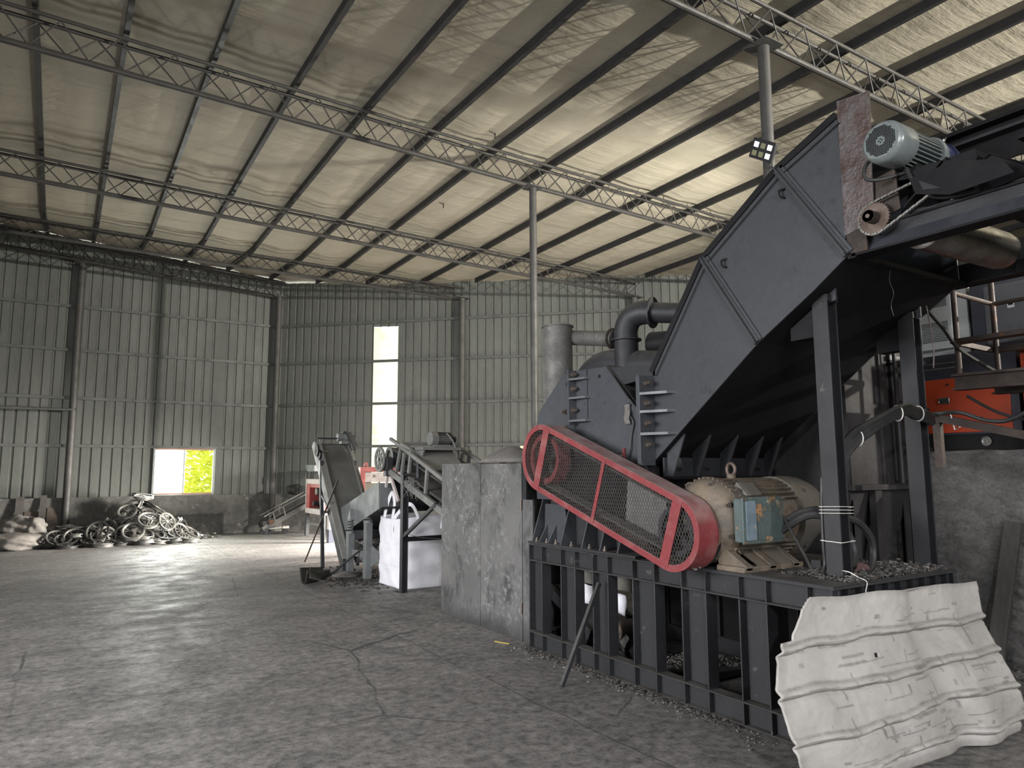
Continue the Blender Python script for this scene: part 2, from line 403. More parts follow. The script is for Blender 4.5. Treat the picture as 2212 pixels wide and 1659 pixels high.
def ceiling_material():
    k = NT('roof_insulation'); v = k.pos()
    n1 = k.noise(v, 0.6, 5, 0.6); st = k.noise(k.pos((0.25, 3.0, 1)), 1.6, 5, 0.55, 0.15)
    col = k.mix(k.ramp(n1, 0.35, 0.65), (0.40, 0.365, 0.285), (0.33, 0.30, 0.235))
    col = k.mix(k.math('MULTIPLY', k.ramp(st, 0.55, 0.72), 0.6), col, (0.23, 0.205, 0.16))
    # sheet laps across the bays
    x = k.n('ShaderNodeSeparateXYZ'); k.l(v, x.inputs[0])
    f = k.math('PINGPONG', k.math('ADD', x.outputs['Y'], k.math('MULTIPLY', st, 0.12)), 1.9)
    col = k.mix(k.math('MULTIPLY', k.math('LESS_THAN', f, 0.02), 0.5), col, (0.30, 0.265, 0.21))
    spots = k.noise(v, 1.3, 6, 0.7)
    col = k.mix(k.math('MULTIPLY', k.ramp(spots, 0.66, 0.76), 0.6), col, (0.22, 0.19, 0.15))
    k.l(col, k.b.inputs['Base Color']); k.b.inputs['Roughness'].default_value = 0.75
    k.bump(k.math('ADD', st, k.math('MULTIPLY', k.noise(v, 9, 4), 0.3)), 0.5, 0.05)
    return k.m
def dado_material():
    k = NT('rendered_block_wall'); v = k.pos()
    n1 = k.noise(v, 1.1, 6, 0.65); n2 = k.noise(v, 8, 6, 0.7); n3 = k.noise(v, 3.1, 5, 0.7)
    col = k.mix(k.ramp(n1, 0.4, 0.62), (0.125, 0.122, 0.112), (0.075, 0.073, 0.068))
    col = k.mix(k.ramp(n3, 0.6, 0.68), col, (0.21, 0.195, 0.175))
    col = k.mix(0.4, col, k.ramp(n2, 0.25, 0.75), 'OVERLAY')
    k.l(col, k.b.inputs['Base Color']); k.b.inputs['Roughness'].default_value = 0.9
    k.bump(k.math('ADD', n2, n3), 0.5, 0.03)
    return k.m
def rough_wall_material():
    k = NT('rough_rendered_brick'); v = k.pos()
    n1 = k.noise(v, 2.0, 6, 0.7); n2 = k.noise(k.pos((1, 1, 2.6)), 9, 8, 0.75, 0.6); n3 = k.noise(v, 40, 4, 0.7)
    col = k.mix(k.ramp(n1, 0.38, 0.64), (0.205, 0.196, 0.186), (0.150, 0.143, 0.136))
    col = k.mix(k.ramp(n2, 0.58, 0.72), col, (0.27, 0.26, 0.245))
    col = k.mix(k.ramp(n2, 0.28, 0.38, (1, 1, 1, 1), (0, 0, 0, 1)), col, (0.085, 0.08, 0.076))
    col = k.mix(0.3, col, k.ramp(n3, 0.3, 0.7), 'OVERLAY')
    k.l(col, k.b.inputs['Base Color']); k.b.inputs['Roughness'].default_value = 0.95
    k.bump(k.math('ADD', k.math('MULTIPLY', n2, 1.6), k.math('MULTIPLY', n3, 0.3)), 0.8, 0.05)
    return k.m
def soot_material():
    k = NT('soot_stained_steel'); v = k.pos()
    n1 = k.noise(v, 1.7, 6, 0.65, 0.4); n2 = k.noise(k.pos((1, 1.3, 0.8)), 2.1, 9, 0.72, 0.35); n3 = k.noise(v, 15, 8, 0.8)
    col = k.mix(k.ramp(n1, 0.40, 0.62), (0.115, 0.112, 0.110), (0.084, 0.082, 0.081))
    col = k.mix(k.ramp(n2, 0.50, 0.63), col, (0.030, 0.029, 0.029))
    pale = k.math('MULTIPLY', k.ramp(n3, 0.52, 0.62), k.ramp(k.noise(v, 2.0, 5), 0.44, 0.58))
    col = k.mix(pale, col, (0.215, 0.212, 0.208))
    # darker along the foot of the sheet
    x = k.n('ShaderNodeSeparateXYZ'); k.l(v, x.inputs[0])
    z = k.math('ADD', x.outputs['Z'], k.math('MULTIPLY', k.math('SUBTRACT', n1, 0.5), 0.5))
    col = k.mix(k.ramp(z, 0.02, 0.22, (0.85, 0.85, 0.85, 1), (0, 0, 0, 1)), col, (0.02, 0.02, 0.02))
    k.l(col, k.b.inputs['Base Color']); k.b.inputs['Roughness'].default_value = 0.6; k.b.inputs['Metallic'].default_value = 0.15
    k.bump(k.math('ADD', n3, n2), 0.35, 0.02)
    return k.m
def tarp_material():
    k = NT('worn_offwhite_sheeting'); v = k.pos()
    n1 = k.noise(v, 2.2, 5, 0.6); n2 = k.noise(k.pos((9, 9, 1.5)), 5, 6, 0.75); n3 = k.noise(k.pos((1.5, 1.5, 14)), 5, 6, 0.75)
    col = k.mix(k.ramp(n1, 0.35, 0.65), (0.43, 0.41, 0.385), (0.34, 0.32, 0.295))
    scr = k.math('MULTIPLY', k.math('MAXIMUM', k.ramp(n2, 0.62, 0.66), k.ramp(n3, 0.62, 0.66)), k.ramp(k.noise(v, 3.5, 3), 0.5, 0.58))
    col = k.mix(k.math('MULTIPLY', scr, 0.75), col, (0.15, 0.145, 0.135))
    at = k.n('ShaderNodeAttribute'); at.attribute_name = 'dirt'
    dm = k.math('MULTIPLY', at.outputs['Fac'], k.ramp(k.noise(v, 9, 6, 0.75), 0.25, 0.6))
    col = k.mix(k.math('MULTIPLY', dm, 0.8), col, (0.085, 0.076, 0.064))
    d = k.noise(v, 1.3, 6, 0.7)
    col = k.mix(k.math('MULTIPLY', k.ramp(d, 0.55, 0.75), 0.6), col, (0.21, 0.19, 0.165))
    k.l(col, k.b.inputs['Base Color']); k.b.inputs['Roughness'].default_value = 0.65
    k.bump(k.math('ADD', k.noise(v, 7, 6, 0.7), k.math('MULTIPLY', scr, 0.4)), 0.45, 0.02)
    return k.m
def plain(name, c, rough=0.5, emit=None, strength=0.0, trans=0.0):
    k = NT(name); k.b.inputs['Base Color'].default_value = (*c, 1); k.b.inputs['Roughness'].default_value = rough
    if emit: k.b.inputs['Emission Color'].default_value = (*emit, 1); k.b.inputs['Emission Strength'].default_value = strength
    if trans: k.b.inputs['Transmission Weight'].default_value = trans
    return k.m
def skylight_material():
    """translucent fibreglass strip with daylight coming through and foliage behind its top"""
    k = NT('translucent_strip'); v = k.pos()
    x = k.n('ShaderNodeSeparateXYZ'); k.l(v, x.inputs[0])
    n = k.noise(v, 2.0, 5, 0.6)
    col = k.mix(k.math('MULTIPLY', k.ramp(n, 0.50, 0.66), k.ramp(x.outputs['Z'], 0.0, 1.0)), (1.0, 1.0, 0.76), (0.62, 0.68, 0.47))
    col = k.mix(k.ramp(k.noise(k.pos((9, 9, 3)), 5, 3), 0.70, 0.73), col, (0.3, 0.34, 0.2))
    k.l(col, k.b.inputs['Emission Color']); k.b.inputs['Emission Strength'].default_value = 0.97
    k.b.inputs['Base Color'].default_value = (0.6, 0.6, 0.5, 1)
    return k.m
M['floor'] = floor_material(); M['ceiling'] = ceiling_material(); M['dado'] = dado_material(); M['rough_wall'] = rough_wall_material()
M['soot'] = soot_material(); M['tarp'] = tarp_material(); M['strip'] = skylight_material()
M['led'] = plain('lit_lamp_lens', (0.9, 0.9, 0.95), 0.3, (0.95, 0.97, 1.0), 1.0)
M['ledoff'] = plain('yellow_lamp_lens', (0.23, 0.23, 0.13), 0.4)
M['frost'] = plain('green_tinted_pane', (0.96, 1.0, 0.66), 0.12, trans=1.0); M['frost'].node_tree.nodes['Principled BSDF'].inputs['IOR'].default_value = 1.005
M['winframe'] = mat('window_frame_aluminium', (0.30, 0.33, 0.31), (0.24, 0.26, 0.25), 6, 0.5, 0.1, 0.05, 40)
M['winrail'] = mat('window_rail_brown', (0.30, 0.17, 0.12), (0.24, 0.14, 0.10), 6, 0.5, 0.1, 0.05, 40)

# ---------------------------------------------------------------- the hall
YW = 20.4                                   # inner face of the left-hand wall
WA, WB = V((5.15, 20.4, 0)), V((13.7, 13.2, 0))   # the skewed far wall
WD = (WB - WA).normalized(); WN = V((WD.y, -WD.x, 0)); WN = WN if WN.y < 0 else -WN
WEND = WA + WD * 24
struct(MB().face([(-9, -11, 0), (24, -11, 0), (24, 22, 0), (-9, 22, 0)]).put('floor', M['floor']))
ROOF = [(-11.5, 6.98, 0.0), (4.9, 6.98, 0.0), (9.65, 7.13, -0.0235), (13.9, 7.03, -0.0200), (17.1, 6.92, -0.0100), (20.2, 7.40, -0.0670), (21.6, 7.60, -0.0800)]
def roof_z(x, y):
    for (y0, a0, b0), (y1, a1, b1) in zip(ROOF, ROOF[1:]):
        if y <= y1 or y1 == ROOF[-1][0]:
            t = min(max((y - y0) / (y1 - y0), 0), 1)
            xx = min(max(x, -3), 15)
            return lerp(a0 + b0 * xx, a1 + b1 * xx, t)
PURLIN_X = [-6.4, -5.2, -4.0, -2.8, -1.68, -0.56, 0.39, 1.41, 2.49, 3.57, 4.72, 5.83, 6.95, 8.14, 9.31, 10.5, 11.65, 12.8, 13.95, 15.1, 16.2, 17.3, 18.4]
def ceil_pt(u, v):
    x = -9 + 33 * u; y = -11.4 + 32.5 * v
    z = roof_z(x, y)
    near = min(abs(x - p) for p in PURLIN_X)
    z -= 0.035 * min(near / 0.55, 1) ** 2 * (1 + 0.5 * math.sin(y * 1.7 + x))      # the blanket sags between purlins
    return (x, y, z)
struct(MB().grid(ceil_pt, 230, 120).put('ceiling', M['ceiling']))

def ribbed(p0, p1, z0, ztop, normal, pitch=0.225, rib=0.028):
    """profiled steel sheet between two plan points; ztop(t) gives its upper edge"""
    m = MB(); L = (p1 - p0).length; d = (p1 - p0) / L
    s = 0.0; prof = []
    while s < L:
        prof += [(s, 0), (min(s + pitch - 0.07, L), 0), (min(s + pitch - 0.055, L), rib), (min(s + pitch - 0.02, L), rib)]
        s += pitch
    prof.append((L, 0))
    lo = []; hi = []
    for q, r in prof:
        b = p0 + d * q - normal * r
        lo.append(m.bm.verts.new((b.x, b.y, z0))); hi.append(m.bm.verts.new((b.x, b.y, ztop(q / L))))
    for i in range(len(prof) - 1):
        m.bm.faces.new((lo[i], lo[i + 1], hi[i + 1], hi[i]))
    return m
# left wall: sheet in pieces around the window, concrete dado, girts
NL = V((0, -1, 0))
W_X0, W_X1, W_Z0, W_Z1 = 2.03, 3.52, 1.04, 2.23
def ltop(x0, x1): return lambda t: 7.415 - 0.0715 * lerp(x0, x1, t)
wl = ribbed(V((-9, YW, 0)), V((W_X0, YW, 0)), 1.0, ltop(-9, W_X0), NL).put('wall_left', M['sheet']); struct(wl)
struct(ribbed(V((W_X1, YW, 0)), V((5.2, YW, 0)), 1.0, ltop(W_X1, 5.2), NL).put('panel', M['sheet'], wl))
struct(ribbed(V((W_X0, YW, 0)), V((W_X1, YW, 0)), W_Z1, ltop(W_X0, W_X1), NL).put('panel', M['sheet'], wl))
struct(MB().box(-9, 5.3, YW - 0.14, YW + 0.2, 0, 1.02).put('dado', M['dado'], wl))
for z in (2.26, 3.42, 4.60, 5.69):
    struct(MB().beam((-9, YW - 0.03, z), (W_X0 if False else 5.15, YW - 0.03, z), 0.05, 0.07).put('girt', M['girt'], wl))
# far skewed wall with the light strip left open
def wtop(a, b):
    return lambda t: 6.98 - 0.10 * math.sin(PI * min(1, lerp(a, b, t) / 11)) if lerp(a, b, t) < 11 else 7.0
S0, S1 = 2.71, 3.42
wf = ribbed(WA, WA + WD * S0, 1.0, wtop(0, S0), WN).put('wall_far', M['sheet']); struct(wf)
struct(ribbed(WA + WD * S0, WA + WD * S1, 5.62, wtop(S0, S1), WN).put('panel', M['sheet'], wf))
struct(ribbed(WA + WD * S1, WEND, 1.0, wtop(S1, 24), WN).put('panel', M['sheet'], wf))
m = MB(); a, b = WA + WN * 0.02, WEND + WN * 0.02; o = -WN * 0.22
m.hexa([a, b, b + o, a + o] + [p + V((0, 0, 1.02)) for p in (a, b, b + o, a + o)])
struct(m.put('dado', M['dado'], wf))
for z0, z1 in ((2.29, 2.33), (3.45, 3.52), (4.62, 4.74), (5.70, 5.90)):
    p, q = WA + WN * 0.04, WA + WD * 13 + WN * 0.04
    struct(MB().beam((p.x, p.y, z0), (q.x, q.y, z1), 0.05, 0.07).put('girt', M['girt'], wf))
# light strip
m = MB(); p, q = WA + WD * S0 - WN * 0.02, WA + WD * S1 - WN * 0.02
m.face([(p.x, p.y, 1.0), (q.x, q.y, 1.0), (q.x, q.y, 5.62), (p.x, p.y, 5.62)])
struct(m.put('window_2', M['strip'], solid=0.006))
# a second small lit opening seen past the red guard
s = 6.82
p, q = WA + WD * s + WN * 0.03, WA + WD * (s + 0.3) + WN * 0.03
struct(MB().hexa([(p.x, p.y, 1.75), (q.x, q.y, 1.75), (q.x - WN.x * .02, q.y - WN.y * .02, 1.75), (p.x - WN.x * .02, p.y - WN.y * .02, 1.75), (p.x, p.y, 2.27), (q.x, q.y, 2.27), (q.x - WN.x * .02, q.y - WN.y * .02, 2.27), (p.x - WN.x * .02, p.y - WN.y * .02, 2.27)]).put('window_3', plain('small_lit_pane', (0.5, 0.45, 0.2), 0.5, (1.0, 0.9, 0.45), 1.0)))
# window 1: sliding, open on the left, tinted pane on the right
w1 = MB()
fy0, fy1 = YW - 0.05, YW + 0.06
w1.box(W_X0, W_X0 + 0.05, fy0, fy1, W_Z0, W_Z1); w1.box(W_X1 - 0.05, W_X1, fy0, fy1, W_Z0, W_Z1)
w1 = struct(w1.put('window_1', M['winframe'], bev=0.004))
struct(MB().box(W_X0 + .05, W_X1 - .05, fy0, fy1, W_Z0, W_Z0 + 0.045).box(W_X0 + .05, W_X1 - .05, fy0, fy1, W_Z1 - 0.045, W_Z1).put('rail', M['winrail'], w1))
mx = 2.76
struct(MB().box(mx - 0.02, mx + 0.025, YW - 0.02, YW + 0.02, W_Z0 + .045, W_Z1 - .045).put('sash_stile', M['winframe'], w1))
struct(MB().box(mx + .025, W_X1 - .05, YW - 0.004, YW + 0.004, W_Z0 + .045, W_Z1 - .045).put('pane', M['frost'], w1))
struct(MB().box(W_X0 - .1, W_X1 + .12, YW - 0.17, YW - 0.02, W_Z0 - 0.035, W_Z0).put('window_sill', M['girt'], w1))
# other sides of the hall, behind the camera: unbroken sheeted walls, added area lamps stand inside them
struct(ribbed(V((-9, -11, 0)), V((-9, YW, 0)), 0, lambda t: 6.9, V((1, 0, 0)), 0.45).put('wall_side', M['sheet']))
struct(ribbed(V((24, -11, 0)), V((-9, -11, 0)), 0, lambda t: 6.9, V((0, 1, 0)), 0.45).put('wall_rear', M['sheet']))
e = WEND
struct(ribbed(V((e.x, e.y, 0)), V((e.x, -11, 0)), 0, lambda t: 6.9, V((-1, 0, 0)), 0.45).put('wall_right', M['sheet']))
# platform behind the machine: rough retaining wall and its floor
from mathutils import noise as mn
def rough_pt(u, v):
    y = -3 + 9.3 * u; z = 1.765 * v
    n = mn.fractal(V((y * 5, z * 9, 3.1)), 1.0, 2.1, 5) * .034 + mn.noise(V((y * 1.3, z * 1.6, 7))) * .02
    if v > .985: n *= .4
    return (6.8 - n, y, z + (0.012 * mn.noise(V((y * 4, 1, 1))) if v > .99 else 0))
rw = struct(MB().grid(rough_pt, 620, 120).put('wall_retaining', M['rough_wall'], sharp=80))
struct(MB().box(6.83, 7.05, -6, 6.3, 0, 1.745).put('core', M['rough_wall'], rw))
struct(MB().box(7.05, 24, -6, 6.3, 1.55, 1.72).put('floor_platform', M['floor']))
# foliage outside the window
m = MB(); rnd = random.Random(3)
for _ in range(4200):
    yy = rnd.uniform(21.9, 24.4); c = V((rnd.uniform(3.30 * yy / 24, 4.5), yy, rnd.uniform(0.0, 3.0)))
    a = rnd.uniform(0, 6.3); k = rnd.uniform(0.04, 0.12)
    u = V((math.cos(a), math.sin(a), rnd.uniform(-.6, .6))) * k; w = V((rnd.uniform(-1, 1), rnd.uniform(-1, 1), rnd.uniform(-1, 1))) * k * 0.6
    m.face([c - u, c + w, c + u, c - w])
leaf = mat('leaf_green', (0.74, 0.76, 0.13), (0.55, 0.60, 0.09), 6, 0.6, 0, 0, 20)
tag(m.put('foliage', leaf), 'sunlit yellow-green foliage outside the tinted window pane', 'foliage', kind='stuff')
struct(MB().face([(-20, 20.7, -0.02), (40, 20.7, -0.02), (40, 60, -0.02), (-20, 60, -0.02)]).put('ground_outside', mat('pale_ground', (0.4, 0.4, 0.36), None, 2, 0.9)))

# columns: steel pipes with cap plates
def column(x, y, z0, z1, r, label, grp='steel columns of the hall', plate=0.17):
    t = thing('steel_column', label, 'column', (x, y, z0), grp, 'structure')
    MB().cyl((x, y, z0), (x, y, z1 - 0.015), r, 20).put('shaft', M['column'], t)
    MB().box(x - plate, x + plate, y - plate, y + plate, z1 - 0.015, z1).put('cap_plate', M['column'], t)
    MB().box(x - plate * .8, x + plate * .8, y - plate * .8, y + plate * .8, z0, z0 + 0.012).put('base_plate', M['column'], t)
    return t
column(0.21, 20.15, 0, 6.74, 0.085, 'grey steel pipe column on the left wall beside the wheel heap')
column(4.97, 20.10, 0, 6.49, 0.085, 'grey steel pipe column in the corner right of the window')
column(9.05, 16.85, 0, 6.30, 0.085, 'steel pipe column on the far wall right of the light strip')
column(12.62, 13.90, 0, 6.16, 0.085, 'steel pipe column on the far wall above the elbow pipes')
c1 = column(6.53, 9.65, 0, 6.385, 0.062, 'slim free-standing steel column rising behind the crusher', plate=0.13)
c2 = column(6.50, 4.90, 0, 6.395, 0.066, 'steel column carrying the floodlight behind the chute', plate=0.16)

# roof trusses: triangular lattice girders, one bottom chord, two top chords, zigzag web
def truss(y, zb, slope, h, x0, x1, label, w=0.096, pitch=0.62):
    t = thing('roof_truss', label, 'truss', (x0, y, zb + slope * x0), 'roof trusses')
    Z = lambda x: zb + slope * x
    MB().cyl((x0, y, Z(x0)), (x1, y, Z(x1)), 0.038, 10).put('bottom_chord', M['truss'], t)
    for s in (-1, 1):
        MB().cyl((x0, y + s * w, Z(x0) + h), (x1, y + s * w, Z(x1) + h), 0.025, 10).put('top_chord', M['truss'], t)
    for s in (-1, 1):
        m = MB(); x = x0 + (0 if s > 0 else pitch * .38); i = 0
        pts = []
        while x < x1:
            up = i % 2
            pts.append(V((x, y + (s * w if up else 0), Z(x) + (h - 0.02 if up else 0.02))))
            x += pitch / 2; i += 1
        for p, q in zip(pts, pts[1:]): m.cyl(p, q, 0.0095, 6, caps=False)
        m.put('web', M['truss'], t)
    return t
truss(4.9, 6.425, -0.0015, 0.40, -8.9, 19.0, 'lattice roof truss at top right resting on the column with the floodlight')
truss(9.65, 6.56, -0.0235, 0.40, -8.9, 13.9, 'lattice roof truss crossing the whole ceiling onto the slim free-standing column')
truss(13.9, 6.45, -0.0205, 0.37, -8.9, 12.75, 'lattice roof truss second from the left wall, ending above the elbow pipes')
truss(17.1, 6.41, -0.0100, 0.31, -8.9, 9.2, 'lattice roof truss nearest the left wall, ending right of the light strip')
truss(20.12, 6.82, -0.0665, 0.40, -8.9, 5.15, 'lattice roof truss lying along the top of the left wall')
# purlins
ORD = ['', '', '', 'far left', 'second', 'third', 'fourth', 'fifth', 'sixth', 'seventh', 'eighth', 'ninth', 'tenth', 'eleventh', 'twelfth', 'thirteenth', 'fourteenth', 'fifteenth', 'sixteenth', 'seventeenth', 'eighteenth', 'nineteenth', 'twentieth']
vis = 0
NAMES = ['first', 'second', 'third', 'fourth', 'fifth', 'sixth', 'seventh', 'eighth', 'ninth', 'tenth', 'eleventh', 'twelfth', 'thirteenth', 'fourteenth', 'fifteenth', 'sixteenth']
for i, x in enumerate(PURLIN_X):
    yend = 20.2 if x < 5.0 else 20.2 - (x - 5.0) * 0.842
    ys = [-11, 4.9] + [y for y in (9.65, 13.9, 17.1) if y < yend - 0.3] + [yend]
    m = MB()
    for a, b in zip(ys, ys[1:]):
        m.beam((x, a, roof_z(x, a) - 0.065), (x, b, roof_z(x, b) - 0.065), 0.062, 0.115)
    o = m.put('roof_purlin', M['purlin'])
    tag(o, 'dark steel roof purlin, %s from the left end of the ceiling' % (NAMES[i - 5] if 5 <= i < 20 else ''), 'purlin', 'roof purlins')
    if x < -1 or x > 14.5: tag(o, 'dark steel roof purlin outside the view', 'purlin', 'roof purlins outside the view')

# ================================================================ the shredding line: steel base, crusher, feed chute
FX, FY0, FY1, FXB, FT = 3.72, 2.52, 5.62, 5.07, 0.935
base = thing('machine_base', 'dark grey welded I-beam base frame carrying the crusher and rusty motor', 'frame', (4.4, 4.07, 0))
def rail(x, z, nm):
    xi = x + (0.05 if x < 4.4 else -0.05)
    m = MB(); m.hbeam((xi, FY0, z), (xi, FY1, z), 0.10, 0.15, 0.010); m.put(nm, M['frame'], base, bev=0.002)
rail(FX, 0.86, 'top_rail'); rail(FX, 0.085, 'bottom_rail'); rail(FXB, 0.86, 'top_rail'); rail(FXB, 0.085, 'bottom_rail')
for y in (FY0 + 0.05, FY1 - 0.05):
    for z in (0.86, 0.085):
        MB().hbeam((FX + 0.1, y, z), (FXB - 0.1, y, z), 0.10, 0.15, 0.010).put('cross_rail', M['frame'], base, bev=0.002)
for z in (0.86,):
    for y in (3.3, 4.1, 4.85):
        MB().hbeam((FX + 0.1, y, z), (FXB - 0.1, y, z), 0.10, 0.15, 0.010).put('cross_rail', M['frame'], base)
POSTS = [(5.40, 5.612), (4.912, 5.122), (4.486, 4.684), (3.960, 4.205), (3.470, 3.70), (2.98, 3.20), (2.53, 2.70)]
for x0, s in ((FX, 1), (FXB, -1)):
    for a, b in POSTS:
        m = MB(); t = 0.011
        xa, xb = x0, x0 + s * 0.10
        for y in (a, b - t):
            m.box(min(xa, xb), max(xa, xb), y, y + t, 0.166, 0.782)
        m.box(min(xa + s * .062, xa + s * .072), max(xa + s * .062, xa + s * .072), a + t, b - t, 0.166, 0.782)
        m.put('post', M['frame'], base, bev=0.002)
        if x0 == FX:                                                 # welded stiffeners that carry the post lines through both rails
            for y in (a, b - t):
                for z0, z1 in ((0.794, 0.926), (0.018, 0.150)):
                    MB().box(xa, xa + .045, y, y + t, z0, z1).put('stiffener', M['frame'], base)
for i in range(9):                                                   # stiffeners on the end rail behind the leaning sheet
    x = 3.86 + i * 0.135
    MB().box(x, x + 0.01, FY0, FY0 + 0.045, 0.794, 0.926).put('stiffener', M['frame'], base)
MB().box(FX + 0.005, FXB - 0.005, FY0 + 0.005, 3.95, FT, FT + 0.010).put('deck_plate', M['dark'], base)
MB().box(FXB - 0.055, FXB - 0.045, 3.3, FY1 - .1, 0.16, 0.79).put('shade_back', M['black'], base)  # black sheet added to keep the base interior dark
MB().box(FX + .1, FXB - .1, 4.0, FY1 - .1, 0.78, 0.79).put('shade_cover', M['black'], base)  # added black cover, shuts light out of the base
# debris along the foot of the base and on its deck
rnd = random.Random(11)
m = MB(); m.chips(1100, lambda: (FX - abs(rnd.gauss(0.02, 0.05)), rnd.uniform(3.2, 5.65), rnd.uniform(0.003, 0.02)), 0.011)
tag(m.put('floor_litter', M['litter']), 'fine metal scraps and dust swept along the foot of the base frame', 'litter', kind='stuff')
m = MB(); m.chips(150, lambda: (FX - abs(rnd.gauss(0.03, 0.10)), rnd.uniform(2.9, 5.75), 0.004), 0.009)
tag(m.put('pale_floor_litter', M['litterpale']), 'pale crumbs scattered on the floor before the base frame', 'litter', kind='stuff')
m = MB(); m.chips(2600, lambda: (rnd.uniform(3.95, 5.02), 2.56 + abs(rnd.gauss(0.1, 0.17)), FT + 0.012 + abs(rnd.gauss(0, 0.010))), 0.012, 0.25)
tag(m.put('deck_litter', M['litter']), 'shredded straw-like litter on the deck around the chute legs', 'litter', kind='stuff')
m = MB(); m.chips(260, lambda: (rnd.uniform(4.0, 5.0), rnd.uniform(2.56, 2.95), FT + 0.02 + abs(rnd.gauss(0, 0.012))), 0.010, 0.2)
tag(m.put('pale_deck_litter', M['litterpale']), 'pale slivers lying on the deck litter near the chute legs', 'litter', kind='stuff')

# ---- inside the base: discharge conveyor, drum, white plate, chips
t = thing('discharge_conveyor', 'small dark discharge conveyor inside the base frame under the crusher', 'conveyor', (4.3, 5.3, 0))
MB().beam((4.08, 5.85, 0.50), (4.08, 5.16, 0.16), 0.05, 0.10).put('side_rail', M['dark'], t)
MB().beam((4.62, 5.85, 0.50), (4.62, 5.16, 0.16), 0.05, 0.10).put('side_rail', M['dark'], t)
MB().hexa([(4.1, 5.8, .49), (4.6, 5.8, .49), (4.6, 5.1, .17), (4.1, 5.1, .17), (4.1, 5.8, .51), (4.6, 5.8, .51), (4.6, 5.1, .19), (4.1, 5.1, .19)]).put('belt', M['belt'], t)
MB().box(4.06, 4.12, 5.2, 5.26, 0, 0.2).put('leg', M['dark'], t); MB().box(4.58, 4.64, 5.2, 5.26, 0, 0.2).put('leg', M['dark'], t)
t = thing('belt_drum', 'dark open-ended belt drum lying inside the base frame below the white plate', 'drum', (4.3, 4.87, 0.14))
MB().pipe((4.10, 4.87, 0.25), (4.62, 4.87, 0.25), 0.095, 0.012, 28).put('shell', M['brown'], t)
MB().cyl((4.05, 4.87, 0.25), (4.66, 4.87, 0.25), 0.022, 12).put('shaft', M['bright'], t)
m = MB(); m.lathe([(0, 0.045), (0.012, 0.055), (0.03, 0.05), (0.04, 0.03)], (4.12, 4.87, 0.25), (1, 0, 0), 18); m.put('bearing', M['sprocket'], t)
m = MB(); m.grid(lambda u, v: (4.02 + .14 * u + .03 * math.sin(9 * v), 4.82 + .10 * math.sin(5 * u + 4 * v) * .4 - .12 * v, 0.20 - 0.19 * v + .04 * math.sin(11 * u)), 8, 10)
tag(m.put('grease_rag', M['scrap'], solid=0.02), 'clotted grey clump hanging below the belt drum', 'clump')
t = thing('spring_plate', 'white coated plate with black holes seen through the base frame posts', 'plate', (4.08, 5.05, 0.4))
def wp(u, v):
    y = lerp(5.42, 4.68, u); return (4.07 + 0.012 * math.sin(u * 17 + v * 5), y, lerp(0.44, 0.40, u) + 0.165 * v)
MB().grid(wp, 26, 6).put('sheet', M['whiteplate'], t, solid=0.006)
MB().hexa([(4.06, 5.44, .43), (4.12, 5.44, .43), (4.12, 4.66, .385), (4.06, 4.66, .385), (4.06, 5.44, .445), (4.12, 5.44, .445), (4.12, 4.66, .40), (4.06, 4.66, .40)]).put('edge_rail', M['black'], t)
MB().box(4.08, 4.11, 4.62, 5.44, 0.60, 0.785).put('back_board', mat('dirty_board', (0.13, 0.125, 0.105), (0.09, 0.088, 0.075), 7, 0.8, 0, 0.4, 20), t)
m = MB(); m.chips(900, lambda: (lerp(4.15, 4.75, rnd.random()), rnd.uniform(4.0, 4.52), 0.035 + abs(rnd.gauss(0, 0.03))), 0.014)
tag(m.put('chip_heap', M['litterpale']), 'glinting metal chips heaped inside the base frame behind its posts', 'chips', kind='stuff')
m = MB(); m.hexa([(4.05, 3.95, .02), (4.8, 3.95, .02), (4.8, 4.5, .02), (4.05, 4.5, .02), (4.05, 3.95, .10), (4.8, 3.95, .05), (4.8, 4.5, .05), (4.05, 4.5, .03)])
tag(m.put('steel_tray', M['dark'], bev=0.004), 'low dark steel tray under the metal chips inside the base frame', 'tray')
tag(MB().box(4.45, 4.6, 3.5, 3.62, 0.0, 0.62).put('inner_support', M['dark']), 'plain dark support block standing inside the base frame behind its middle opening', 'block')

# ---- crusher
cr = thing('crusher', 'grey steel crusher housing with bolted rib brackets behind the red guard', 'crusher', (4.4, 4.9, FT + 0.01))
side = [(5.71, 1.90), (5.62, 2.16), (5.24, 2.46), (5.06, 2.485), (4.62, 2.475), (4.355, 2.19), (4.16, 2.02), (4.16, 1.34), (5.66, 1.34)]
inner = [(5.60, 1.90), (5.52, 2.12), (5.2, 2.38), (4.66, 2.41), (4.40, 2.14), (4.2, 2.0), (4.2, 1.34), (5.56, 1.34)]
MB().prism(side, 'x', 3.85, 3.875).put('side_plate', M['crusher'], cr, bev=0.003)
MB().prism(inner, 'x', 3.875, 5.05).put('housing', M['dark'], cr)
MB().prism(side, 'x', 5.05, 5.075).put('side_plate', M['crusher'], cr)
# joint between the two halves of the side plate
MB().box(3.838, 3.85, 5.045, 5.075, 1.35, 2.49).put('joint_strip', M['crusher'], cr)
